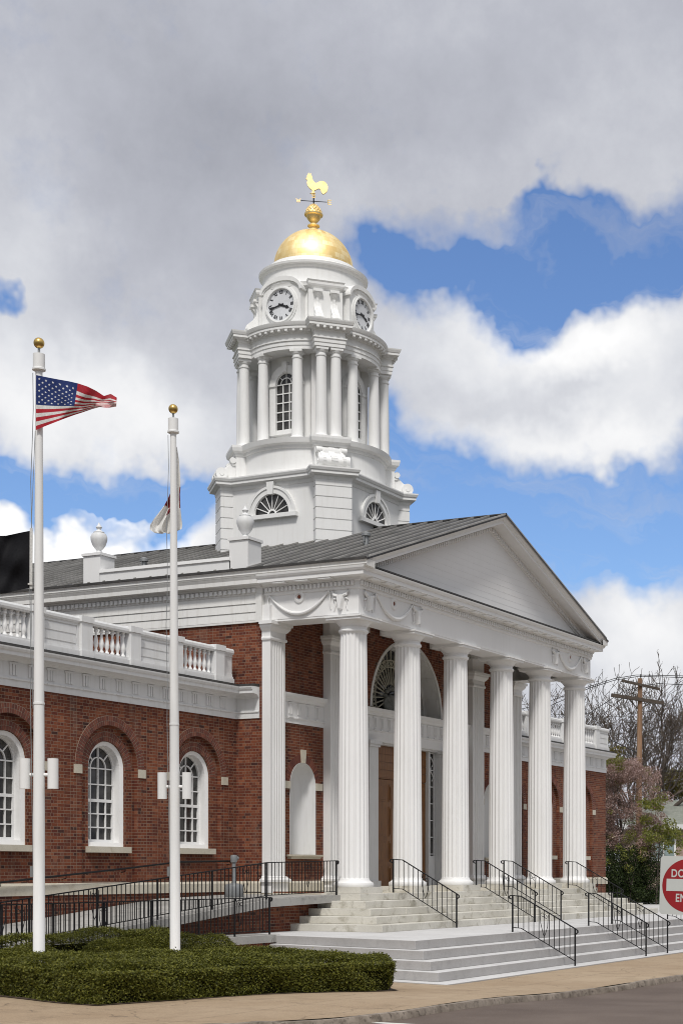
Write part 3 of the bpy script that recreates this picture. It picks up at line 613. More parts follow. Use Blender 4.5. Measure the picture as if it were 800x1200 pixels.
# --- doorway
dr = MB()
for sx in (-1, 1):
    x0 = CXB + sx * 2.45
    dr.box(x0 - 0.26, x0 + 0.26, 2.36, 2.7, 0.1, 4.22); dr.box(x0 - 0.31, x0 + 0.31, 2.31, 2.7, 4.222, 4.30); dr.box(x0 - 0.35, x0 + 0.35, 2.27, 2.7, 4.302, 4.415); dr.box(x0 - 0.32, x0 + 0.32, 2.30, 2.7, -0.198, 0.098)
    dr.box(CXB + sx * 2.2 - 0.02, CXB + sx * 2.2 + 0.02, 2.6, 2.94, -0.198, 4.42)
    dr.box(CXB + sx * 1.69 - 0.06, CXB + sx * 1.69 + 0.06, 2.74, 2.94, -0.198, 4.42)
dr.box(CXB - 2.18, CXB + 2.18, 2.62, 2.94, 4.36, 4.425)
door = dr.build('doorway', M['white_grey'], B)
for sx in (-1, 1):
    q = MB(); c = CXB + sx * 1.96; q.box(c - 0.19, c + 0.19, 2.84, 2.88, 0.9, 4.36); sl = q.build('sidelight', M['glass'], door)
    q = MB(); q.box(c - 0.20, c + 0.20, 2.78, 2.9, -0.198, 0.9)
    for k in range(7): q.box(c - 0.19, c + 0.19, 2.81, 2.84, 0.95 + k * 0.56, 0.98 + k * 0.56)
    for a in (-0.17, 0.17): q.box(c + a - 0.022, c + a + 0.022, 2.805, 2.839, 0.9, 4.36)
    q.tube([(c + 0.1 * math.sin(t * 1.3), 2.80, 3.4 + 0.1 * t) for t in range(9)], 0.02, 6)
    q.build('sidelight_frame', M['white_grey'], sl)
for sx in (-1, 1):
    q = MB(); c = CXB + sx * 0.82; q.box(c - 0.815, c + 0.815, 2.86, 2.92, -0.198, 3.3)
    for z0, z1 in ((0.0, 0.55), (0.7, 1.35), (1.5, 2.45), (2.6, 3.15)):
        for cc in (-0.39, 0.39):
            q.prism([(c + cc - 0.31, z0), (c + cc + 0.31, z0), (c + cc + 0.31, z1), (c + cc - 0.31, z1)], front, 2.845, 2.86)
            q.prism([(c + cc - 0.25, z0 + 0.06), (c + cc + 0.25, z0 + 0.06), (c + cc + 0.25, z1 - 0.06), (c + cc - 0.25, z1 - 0.06)], front, 2.828, 2.846)
    lf = q.build('door_leaf', M['wood'], door)
    q = MB().tube([(c - sx * 0.72, 2.85, 1.0), (c - sx * 0.72, 2.77, 1.05), (c - sx * 0.72, 2.77, 1.35), (c - sx * 0.72, 2.85, 1.4)], 0.016, 8); q.lathe([(0.03, -0.02), (0.04, 0.02), (0.01, 0.05)], (c - sx * 0.72, 2.82, 0.85), 10)
    q.build('handle', M['steel'], lf, 40)
q = MB(); q.box(CXB - 1.63, CXB + 1.63, 2.85, 2.92, 3.32, 4.36)
for k in range(4): q.box(CXB - 1.63, CXB + 1.63, 2.832, 2.85, 3.36 + k * 0.25, 3.58 + k * 0.25)
q.build('transom_panel', M['wood'], door)

# --- great fanlight over the door
ff = MB(); cz_ = 5.5; nseg = 40
def arcband(q, r0, r1, y0, y1, z=cz_, c=CXB, a0=0, a1=PI, n=nseg):
    for k in range(n):
        t0, t1 = a0 + (a1 - a0) * k / n, a0 + (a1 - a0) * (k + 1) / n
        P = [(c - r_ * math.cos(t), z + r_ * math.sin(t)) for r_, t in ((r0, t0), (r1, t0), (r1, t1), (r0, t1))]
        q.add([front(a, b, y) for y in (y0, y1) for a, b in P], [(0, 1, 2, 3), (7, 6, 5, 4), (1, 5, 6, 2), (0, 3, 7, 4)])
arcband(ff, 2.22, 2.275, 2.585, 3.42); arcband(ff, 2.20, 2.30, 2.575, 2.60); arcband(ff, 2.10, 2.23, 3.18, 3.40)
for k in range(9): t = PI * (k + 0.5) / 9; c_ = (CXB - 2.21 * math.cos(t), cz_ + 2.21 * math.sin(t)); ff.bar((c_[0], 2.68, c_[1]), (c_[0], 3.10, c_[1]), 0.5, 0.03, Vector((math.cos(t), 0, -math.sin(t))))
fan = ff.build('arched_surround', M['white_old'], B)
q = MB(); q.prism([(CXB - 2.2 * math.cos(PI * k / 32), cz_ + 2.2 * math.sin(PI * k / 32)) for k in range(33)], front, 3.36, 3.41); q.build('fanlight_pane', M['glass'], fan)
q = MB(); gy = 3.22; zg_c = 6.02
def reach(t):                                         # bar length from the grille centre to just inside the arch
    dx, dz = -math.cos(t), math.sin(t); oz = zg_c - 5.5; b = oz * dz; return -b + math.sqrt(b * b - (oz * oz - 2.12 ** 2))
for k in range(-3, 20):
    t = PI * (k + 0.5) / 17; L1 = reach(t)
    if zg_c + L1 * math.sin(t) < 5.45: L1 = max(0.5, (zg_c - 5.46) / max(0.05, -math.sin(t)))
    q.tube([(CXB - 0.42 * math.cos(t), gy, zg_c + 0.42 * math.sin(t)), (CXB - L1 * math.cos(t), gy, zg_c + L1 * math.sin(t))], 0.024, 6)
a0_, a1_ = -0.45, PI + 0.45
for r_ in (0.98, 1.20):
    q.tube([(CXB - r_ * math.cos(a0_ + (a1_ - a0_) * k / 40), gy - 0.01, zg_c + r_ * math.sin(a0_ + (a1_ - a0_) * k / 40)) for k in range(41)], 0.024, 6)
for k in range(36):
    t0, t1 = a0_ + (a1_ - a0_) * k / 36, a0_ + (a1_ - a0_) * (k + 1) / 36
    for ra, rb in ((1.0, 1.18), (1.18, 1.0)): q.tube([(CXB - ra * math.cos(t0), gy - 0.01, zg_c + ra * math.sin(t0)), (CXB - rb * math.cos(t1), gy - 0.01, zg_c + rb * math.sin(t1))], 0.012, 5)
q.build('sunburst_grille', M['fan_gold'], fan, 60)
q = MB().lathe([(0.50, 0), (0.5, 0.05), (0.42, 0.10), (0.3, 0.16), (0.1, 0.2)], (0, 0, 0), 24)
q.v = [(CXB + x, gy - z, 5.78 + y * 0.62) for x, y, z in q.v]
for k in range(7): t = PI * (k + 0.5) / 7; q.lathe([(0.01, -0.08), (0.08, -0.03), (0.08, 0.04), (0.01, 0.08)], (CXB - 0.44 * math.cos(t), gy - 0.05, 5.95 + 0.34 * math.sin(t)), 8)
q.build('carved_medallion', M['plaque'], fan, 40)
MB().prism([(CXB - 0.14, 7.55), (CXB + 0.14, 7.55), (CXB + 0.20, 7.95), (CXB - 0.20, 7.95)], front, 2.44, 3.3).build('keystone', M['white_old'], fan)
MB().box(0.62, 0.86, -0.05, 0.12, 7.62, 7.80).tube([(0.74, 0.0, 7.7), (0.74, 0.0, 7.97)], 0.02, 6).build('floodlight', M['black'], B)

# --- wings (left built in place, right mirrored)
WIN = (-2.22, -5.68, -9.10)
def wing(mir):
    wins = (-1.98, -5.36, -8.74) if mir else WIN
    def fin(q, name, mat, parent, smooth=None):
        if mir: q.mirror(CXB)
        return q.build(name, mat, parent, smooth)
    q = MB(); q.wall(front, -11.2, -0.5, 0.10, 4.66, [(c, 1.03, 0.10, 2.99, True) for c in wins], 3.5, 3.62)
    q.wall(front, -11.2, -0.5, 0.10, 4.3, [(c, 0.67, 0.90, 2.96, True) for c in wins], 3.62, 3.95)
    q.wall(side, 3.5, 11.0, 0.10, 4.66, [], -11.2); q.add([(-11.2, 3.55, 4.66), (-0.5, 3.55, 4.66), (-0.5, 3.55, 5.4), (-11.2, 3.55, 5.4)], [(0, 1, 2, 3)])
    w = fin(q, 'wing_wall', M['brick'], B)
    q = MB().box(-11.1, -0.52, 3.6, 11.0, 5.2, 5.46); fin(q, 'wing_roof', M['flash'], w)
    path = [(-11.2, 11.0), (-11.2, 3.5), (-0.5, 3.5), (-0.5, 2.72)]
    e = fin(MB().mould(path, belt), 'wing_entablature', M['white_grey'], B)
    tg = triglyphs([(-11.1, 3.5), (-0.85, 3.5)], 0.02, 4.89, 5.19, 0.60, 0.27)
    (tg.mirror(CXB) if mir else tg).pieces(40, 'triglyph', M['white_grey'], e)
    fin(MB().mould([(-11.2, 11.0), (-11.2, 3.5), (-0.5, 3.5), (-0.5, 2.72)], [(0.02, 5.49), (0.30, 5.485), (0.30, 5.56), (-0.1, 5.58)]), 'gutter', M['flash'], e)
    for c in wins:
        mo = MB(); ar = None
        for r0, y0, zs, ang in ((1.035, 3.488, 2.99, 0.0), (0.675, 3.612, 2.96, 0.0)):
            a = MB()
            nv = int(PI * (r0 + 0.11) / 0.078)
            for k in range(nv):
                for ra, rb in ((r0, r0 + 0.102), (r0 + 0.116, r0 + 0.222)):
                    t0, t1 = PI * (k + 0.11) / nv, PI * (k + 0.89) / nv
                    a.prism([(c - r_ * math.cos(t), zs + r_ * math.sin(t)) for r_, t in ((ra, t0), (rb, t0), (rb, t1), (ra, t1))], front, y0 - random.uniform(0, 0.006), y0 + 0.02)
            arcband(mo, r0 - 0.002, r0 + 0.232, y0 + 0.004, y0 + 0.02, zs, c, n=30)
            a_ = fin(a, 'brick_arch', M['arch_brick'], B); ar = ar or a_
        fin(mo, 'arch_mortar_bed', M['arch_mortar'], ar)
        for s in (-1, 1): fin(MB().box(c + s * 1.17 - 0.135, c + s * 1.17 + 0.135, 3.47, 3.58, 2.77, 2.985), 'impost_block', M['limestone'], ar)
        fin(MB().box(c - 0.76, c + 0.76, 3.47, 3.9, 0.86, 1.01), 'window_sill', M['limestone'], ar)
        # window: frame, glass, sashes
        q = MB(); h = 0.665; zs = 2.96; n = 20
        outer = [(c - h, 1.01), (c - h, zs)] + [(c - h * math.cos(PI * k / n), zs + h * math.sin(PI * k / n)) for k in range(1, n)] + [(c + h, zs), (c + h, 1.01)]
        h2 = h - 0.10
        inner = [(c - h2, 1.12), (c - h2, zs)] + [(c - h2 * math.cos(PI * k / n), zs + h2 * math.sin(PI * k / n)) for k in range(1, n)] + [(c + h2, zs), (c + h2, 1.12)]
        m_ = len(outer)
        vs = [front(*p, 3.66) for p in outer] + [front(*p, 3.70) for p in inner] + [front(*p, 3.93) for p in inner]
        q.add(vs, [(i, (i + 1) % m_, (i + 1) % m_ + m_, i + m_) for i in range(m_)] + [(i + m_, (i + 1) % m_ + m_, (i + 1) % m_ + 2 * m_, i + 2 * m_) for i in range(m_)])
        wf = fin(q, 'window', M['white'], B)
        fin(MB().prism(inner, front, 3.925, 3.945), 'pane', M['glass'], wf)
        s = MB(); y0, y1 = 3.885, 3.924; zm = 2.16
        def vb(x, z0, z1, w=0.032): s.box(x - w / 2, x + w / 2, y0, y1, z0, z1)
        def hb(x0, x1, z, w=0.032): s.box(x0, x1, y0 - 0.002, y1 - 0.002, z - w / 2, z + w / 2)
        hb(c - h2, c + h2, zm, 0.075); hb(c - h2, c + h2, 1.15, 0.08)
        vb(c - h2 + 0.03, 1.1, zm, 0.06); vb(c + h2 - 0.03, 1.1, zm, 0.06); vb(c - h2 + 0.02, zm, zs, 0.04); vb(c + h2 - 0.02, zm, zs, 0.04)
        for k in (-0.28, 0, 0.28): vb(c + k, 1.12, zs)
        for z in (1.49, 1.83, 2.56): hb(c - h2, c + h2, z)
        hb(c - h2, c + h2, zs)
        arcband(s, 0.265, 0.295, y0, y1, zs, c, n=16); arcband(s, h2 - 0.04, h2 + 0.004, y0 - 0.01, y1, zs, c, n=20)
        vb(c, zs, zs + h2)
        for t in (PI / 4, 3 * PI / 4): s.bar((c - 0.29 * math.cos(t), 3.904, zs + 0.29 * math.sin(t)), (c - h2 * math.cos(t), 3.904, zs + h2 * math.sin(t)), 0.03, 0.03)
        fin(s, 'sash_bars', M['white'], wf)
    # balustrade
    yb0, yb1 = 3.32, 3.56
    q = MB(); q.box(-11.15, -0.86, yb0 - 0.02, yb1 + 0.02, 5.56, 5.70); q.box(-11.15, -0.86, yb0 + 0.02, yb1 - 0.02, 5.70, 5.76)
    q.mould([(-11.15, yb0 + 0.04), (-0.86, yb0 + 0.04)], [(0, 6.36), (0.03, 6.37), (0.05, 6.41), (0.05, 6.47), (0.02, 6.52), (-0.2, 6.53), (-0.2, 6.36)])
    bal = fin(q, 'balustrade', M['white_grey'], B)
    balm = MB().lathe([(0.055, 5.76), (0.055, 5.80), (0.03, 5.83), (0.03, 5.86), (0.055, 5.93), (0.062, 5.99), (0.045, 6.08), (0.028, 6.18), (0.03, 6.25), (0.05, 6.27), (0.05, 6.30), (0.04, 6.33), (0.055, 6.365)], (0, 0, 0), 12).mesh('baluster', M['white'], 40)
    edges = []
    for c in wins: edges.append((c - 0.20 - 0.69, c - 0.20 + 0.69))
    for a, b in edges:
        for k in range(7):
            x = a + (b - a) * (k + 0.5) / 7; x = 2 * CXB - x if mir else x
            link('baluster', balm, bal, (x, 3.44, 0))
        for x in (a - 0.2, b + 0.2):
            q = MB().box(x - 0.19, x + 0.19, yb0 - 0.05, yb1 + 0.05, 5.562, 6.40); q.box(x - 0.22, x + 0.22, yb0 - 0.08, yb1 + 0.08, 6.402, 6.55); q.box(x - 0.21, x + 0.21, yb0 - 0.07, yb1 + 0.07, 5.55, 5.72)
            fin(q, 'pedestal', M['white_grey'], bal)
    gaps = [(-11.15, edges[2][0] - 0.39), (edges[2][1] + 0.39, edges[1][0] - 0.39), (edges[1][1] + 0.39, edges[0][0] - 0.39), (edges[0][1] + 0.39, -0.87)]
    for a, b in gaps:
        q = MB().box(a, b, yb0 + 0.06, yb1 - 0.02, 5.76, 6.37)
        q.box(a, b, yb0 + 0.04, yb0 + 0.062, 5.762, 5.83); q.box(a, b, yb0 + 0.04, yb0 + 0.062, 6.30, 6.368)
        if b - a > 0.6:
            for z0, z1 in ((5.87, 6.05), (6.09, 6.26)): q.box(a + 0.1, b - 0.1, yb0 + 0.042, yb0 + 0.064, z0, z1)
            q.box(a, a + 0.07, yb0 + 0.038, yb0 + 0.06, 5.764, 6.366); q.box(b - 0.07, b, yb0 + 0.038, yb0 + 0.06, 5.764, 6.366)
        fin(q, 'solid_panel', M['white_grey'], bal)
wing(False); wing(True)
# ---------------------------------------------------------------- clock tower
TC = Vector((CXB, TYB))
def diag(k): return R(45 + 90 * k)
def pol(r_, a): return (TC.x + r_ * math.cos(a), TC.y + r_ * math.sin(a))
S_, RP, WP = 2.33, 3.10, 0.55
plan = []
for k in range(4):
    a = diag(k); d = Vector((math.cos(a), math.sin(a))); t = Vector((-d.y, d.x)); tau = (S_ - 0.7071 * WP) / 0.7071
    for r_, w in ((tau, -WP), (RP, -WP), (RP, WP), (tau, WP)): p = TC + d * r_ + t * w; plan.append((p.x, p.y))
plan_cw = plan[::-1]                                  # clockwise: outward is left -> use reversed for right-hand outward
q = MB(); q.poly_z(plan, 8.6, 12.72); tb = q.build('tower_base', M['white_clean'], B)
for k in range(4):
    q = MB(); d = Vector((math.cos(diag(k)), math.sin(diag(k)))); z = 9.0
    while z < 12.6:
        q.obox(TC + d * (RP - 0.19), d, 0.215, WP + 0.022, z + 0.02, min(z + 0.33, 12.70)); z += 0.345
    q.build('quoin_blocks', M['white_clean'], tb)
q = MB(); q.mould(plan, [(0, 12.62), (0.03, 12.64), (0.05, 12.70), (0.05, 12.75), (0.14, 12.78), (0.20, 12.80), (0.20, 12.88), (0.23, 12.90), (0.26, 12.97), (0.26, 13.01), (-0.3, 13.06)], True); q.poly_z(plan, 12.74, 13.04)
q.build('tower_base_cornice', M['white_clean'], tb)
# fan windows on the four faces
for k in range(4):
    a = PI / 2 * k; d = Vector((math.cos(a), math.sin(a), 0)); t = Vector((-d.y, d.x, 0)); o = Vector((TC.x, TC.y, 0))
    f3 = lambda x, z, h, d=d, t=t, o=o: tuple(o + d * (S_ + h) + t * x + Vector((0, 0, z)))
    zf = 11.74; q = MB()
    for r0, r1, h0, h1 in ((0.66, 0.88, 0.0, 0.09), (0.82, 0.90, 0.085, 0.12), (0.64, 0.70, 0.0, 0.06)):
        for j in range(24):
            t0, t1 = PI * j / 24, PI * (j + 1) / 24
            P = [(r_ * math.cos(tt), zf + r_ * math.sin(tt)) for r_, tt in ((r0, t0), (r1, t0), (r1, t1), (r0, t1))]
            q.add([f3(x, z, h) for h in (h0, h1) for x, z in P], [(0, 1, 2, 3), (7, 6, 5, 4), (1, 5, 6, 2), (0, 3, 7, 4)])
    q.prism([(-0.96, zf - 0.13), (0.96, zf - 0.13), (0.96, zf), (-0.96, zf)], f3, 0.0, 0.15)
    q.prism([(-0.09, zf + 0.62), (0.09, zf + 0.62), (0.14, zf + 1.02), (-0.14, zf + 1.02)], f3, 0.0, 0.17)
    fr = q.build('fan_window', M['white_clean'], B)
    MB().prism([(0.68 * math.cos(PI * j / 24), zf + 0.68 * math.sin(PI * j / 24)) for j in range(25)], f3, 0.004, 0.012).build('pane', M['glass'], fr)
    q = MB()
    for j in range(1, 8):
        tt = PI * j / 8; q.tube([f3(0.15 * math.cos(tt), zf + 0.15 * math.sin(tt), 0.03), f3(0.66 * math.cos(tt), zf + 0.66 * math.sin(tt), 0.03)], 0.017, 5)
    for j in range(10):
        t0, t1 = PI * j / 10, PI * (j + 1) / 10; P = [(r_ * math.cos(tt), zf + r_ * math.sin(tt)) for r_, tt in ((0.12, t0), (0.17, t0), (0.17, t1), (0.12, t1))]
        q.add([f3(x, z, h) for h in (0.01, 0.05) for x, z in P], [(0, 1, 2, 3), (7, 6, 5, 4), (1, 5, 6, 2), (0, 3, 7, 4)])
    q.build('glazing_bars', M['white_clean'], fr)

# drum under the colonnade
z0 = 13.03
q = MB().lathe([(2.42, z0), (2.42, 13.12), (2.36, 13.14), (2.36, 13.80), (2.40, 13.82), (2.42, 13.90), (2.52, 13.95), (2.55, 14.06), (2.56, 14.10), (2.30, 14.16), (0.5, 14.16)], (TC.x, TC.y, 0), 72)
drum = q.build('tower_drum', M['white_clean'], B, 35)
def scroll_prof(r0, r1, zb, zt, vr):                  # S-shaped bracket silhouette in (radius, z)
    pts = [(r0, zb), (r0, zt), (r0 + 0.12, zt)]
    for k in range(9): t = k / 8; pts.append((r0 + 0.12 + (r1 - vr - r0 - 0.12) * t, zt - (zt - zb - 1.5 * vr) * (t ** 0.55)))
    for k in range(9): a = PI * 0.75 - k * PI * 1.25 / 8; pts.append((r1 - vr + vr * math.cos(a), zb + vr + vr * math.sin(a)))
    return pts
for k in range(4):
    a = diag(k); d = Vector((math.cos(a), math.sin(a))); t = Vector((-d.y, d.x))
    q = MB(); q.obox(TC + d * 2.23, d, 0.40, 0.50, 13.035, 13.84)
    rect = [TC + d * r_ + t * w for r_, w in ((2.0, -0.50), (2.63, -0.50), (2.63, 0.50), (2.0, 0.50))]
    q.mould([(p.x, p.y) for p in rect], [(0, 13.79), (0.03, 13.81), (0.05, 13.89), (0.12, 13.94), (0.15, 14.05), (0.15, 14.12), (-0.3, 14.165)])
    q.poly_z([(p.x, p.y) for p in rect], 13.84, 14.158)
    pd = q.build('drum_pedestal', M['white_clean'], B)
    f3 = lambda r_, z, w, d=d, t=t: (TC.x + d.x * r_ + t.x * w, TC.y + d.y * r_ + t.y * w, z)
    q = MB(); q.prism(scroll_prof(2.58, 3.24, 13.05, 13.74, 0.16), f3, -0.42, 0.42)
    for w in (-0.43, 0.43):
        q.prism([(3.08 + 0.19 * math.cos(j * PI / 8), 13.21 + 0.19 * math.sin(j * PI / 8)) for j in range(16)], f3, w - 0.07, w + 0.07)
        q.prism([(3.08 + 0.07 * math.cos(j * PI / 4), 13.21 + 0.07 * math.sin(j * PI / 4)) for j in range(8)], f3, w - 0.095, w + 0.095)
    q.prism([(2.60, 13.5), (2.74, 13.5), (2.78, 13.62), (2.74, 13.74), (2.60, 13.74)], f3, -0.46, 0.46)
    for w0, w1 in ((-0.36, -0.27), (-0.10, 0.10), (0.27, 0.36)): [q.bar(f3(ra + 0.01, za + 0.01, (w0 + w1) / 2), f3(rb_ + 0.01, zb_ + 0.01, (w0 + w1) / 2), w1 - w0, 0.05, Vector((d.x, d.y, 0.6)).normalized()) for (ra, za), (rb_, zb_) in zip(scroll_prof(2.58, 3.24, 13.05, 13.74, 0.16)[2:-3], scroll_prof(2.58, 3.24, 13.05, 13.74, 0.16)[3:-2])]
    for w in (-0.40, 0.40): q.prism([(2.72 + 0.10 * math.cos(j * PI / 6), 13.66 + 0.10 * math.sin(j * PI / 6)) for j in range(12)], f3, w - 0.09, w + 0.09)
    q.build('scroll_bracket', M['white_clean'], pd, 40)
# inner lantern with windows
q = MB().lathe([(1.55, 14.15), (1.55, 17.1)], (TC.x, TC.y, 0), 64); lan = q.build('lantern_wall', M['white_clean'], B, 35)
for k in range(4):
    a = PI / 2 * k; d = Vector((math.cos(a), math.sin(a), 0)); t = Vector((-d.y, d.x, 0)); o = Vector((TC.x, TC.y, 0))
    f3 = lambda x, z, h, d=d, t=t, o=o: tuple(o + d * (1.50 + h) + t * x + Vector((0, 0, z)))
    zs, zb, h = 16.10, 14.60, 0.37; n = 18; q = MB()
    def arch(hw, zb_): return [(-hw, zb_), (-hw, zs)] + [(-hw * math.cos(PI * j / n), zs + hw * math.sin(PI * j / n)) for j in range(1, n)] + [(hw, zs), (hw, zb_)]
    o_ = arch(h + 0.24, zb - 0.12); i_ = arch(h, zb); m_ = len(o_)
    q.add([f3(*p, 0.14) for p in o_] + [f3(*p, 0.14) for p in i_] + [f3(*p, -0.02) for p in o_] + [f3(*p, 0.035) for p in i_],
          [(j, (j + 1) % m_, (j + 1) % m_ + m_, j + m_) for j in range(m_)] + [(j, (j + 1) % m_, (j + 1) % m_ + 2 * m_, j + 2 * m_) for j in range(m_)] + [(j + m_, (j + 1) % m_ + m_, (j + 1) % m_ + 3 * m_, j + 3 * m_) for j in range(m_)])
    for sx in (-1, 1): q.prism([(sx * 0.36, zs - 0.05), (sx * 0.64, zs - 0.05), (sx * 0.64, zs + 0.04), (sx * 0.36, zs + 0.04)], f3, 0.0, 0.18)
    q.prism([(-0.07, zs + 0.38), (0.07, zs + 0.38), (0.1, zs + 0.7), (-0.1, zs + 0.7)], f3, 0.0, 0.2)
    w = q.build('lantern_window', M['white_clean'], B)
    MB().prism(i_, f3, 0.04, 0.055).build('pane', M['glass'], w)
    s = MB()
    for x in (-0.125, 0.125): s.prism([(x - 0.016, zb), (x + 0.016, zb), (x + 0.016, zs), (x - 0.016, zs)], f3, 0.056, 0.085)
    for j in range(6): z = zb + 0.03 + j * (zs - zb - 0.03) / 5; s.prism([(-h, z - 0.016), (h, z - 0.016), (h, z + 0.016), (-h, z + 0.016)], f3, 0.056, 0.083)
    for j in range(12):
        t0, t1 = PI * j / 12, PI * (j + 1) / 12
        for r0, r1 in ((0.19, 0.222), (0.34, 0.372)):
            s.add([f3(r_ * math.cos(tt), zs + r_ * math.sin(tt), 0.08) for r_, tt in ((r0, t0), (r1, t0), (r1, t1), (r0, t1))], [(0, 1, 2, 3)])
    for tt in (PI * 0.25, PI * 0.5, PI * 0.75): s.tube([f3((0.2 if tt != PI / 2 else 0) * math.cos(tt), zs + (0.2 if tt != PI / 2 else 0) * math.sin(tt), 0.07), f3(h * math.cos(tt), zs + h * math.sin(tt), 0.07)], 0.014, 5)
    s.build('sash_bars', M['white_clean'], w)
# colonnade: a pair at each diagonal and one each side
tcm = MB().lathe([(0.235, 14.16), (0.235, 14.20), (0.225, 14.23), (0.19, 14.245), (0.182, 14.29), (0.180, 14.8), (0.174, 15.6), (0.156, 16.72), (0.175, 16.725), (0.178, 16.76), (0.156, 16.765), (0.156, 16.85), (0.18, 16.86), (0.205, 16.92)], (0, 0, 0), 24)
tcm.box(-0.20, 0.20, -0.20, 0.20, 16.92, 17.0)
tcm = tcm.mesh('tower_column', M['white_clean'], 35)
for k in range(4):
    a = diag(k); d = Vector((math.cos(a), math.sin(a))); t = Vector((-d.y, d.x))
    for w in (-0.235, 0.235):
        p = TC + d * 2.32 + t * w; o = link('tower_column', tcm, B, (p.x, p.y, 0)); o.rotation_euler.z = a
    for dd in (-26.2, 26.2): p = pol(1.99 + 0.04, a + R(dd)); o = link('tower_column', tcm, B, (p[0], p[1], 0)); o.rotation_euler.z = a + R(dd)
    q = MB(); q.obox(TC + d * 1.62, d, 0.12, 0.42, 14.16, 17.0); q.build('lantern_pilaster', M['white_clean'], B)
# entablature ring and the breaks over the pairs
te = [(0, 17.0), (0.02, 17.0), (0.02, 17.11), (0.04, 17.12), (0.04, 17.24), (0.07, 17.25), (0.07, 17.29), (0.02, 17.30), (0.02, 17.48), (0.06, 17.50), (0.08, 17.55), (0.10, 17.58), (0.22, 17.60), (0.22, 17.68), (0.24, 17.69), (0.27, 17.76), (0.28, 17.80)]
q = MB().lathe([(1.5, 17.0)] + [(2.17 + o_, z) for o_, z in te] + [(1.6, 17.86), (0.5, 17.86)], (TC.x, TC.y, 0), 96)
tent = q.build('tower_entablature', M['white_clean'], B, 35)
q = MB()
for k in range(60):
    a = 2 * PI * k / 60; d = Vector((math.cos(a), math.sin(a)))
    q.obox(TC + d * (2.27 + 0.055), d, 0.055, 0.042, 17.525, 17.598)
for k in range(4):
    d = Vector((math.cos(diag(k)), math.sin(diag(k)))); t = Vector((-d.y, d.x))
    for w in (-0.42, -0.21, 0, 0.21, 0.42): q.obox(TC + d * (2.52 + 0.16) + t * w, d, 0.055, 0.042, 17.525, 17.598)
q.pieces(8, 'modillion', M['white_clean'], tent)
for k in range(4):
    d = Vector((math.cos(diag(k)), math.sin(diag(k)))); t = Vector((-d.y, d.x))
    rect = [TC + d * r_ + t * w for r_, w in ((1.9, -0.47), (2.52, -0.47), (2.52, 0.47), (1.9, 0.47))]
    q = MB().mould([(p.x, p.y) for p in rect], [(o_, z + 0.003) for o_, z in te] + [(-0.3, 17.865)]); q.poly_z([(p.x, p.y) for p in rect], 17.003, 17.862)
    q.build('entablature_break', M['white_clean'], tent)
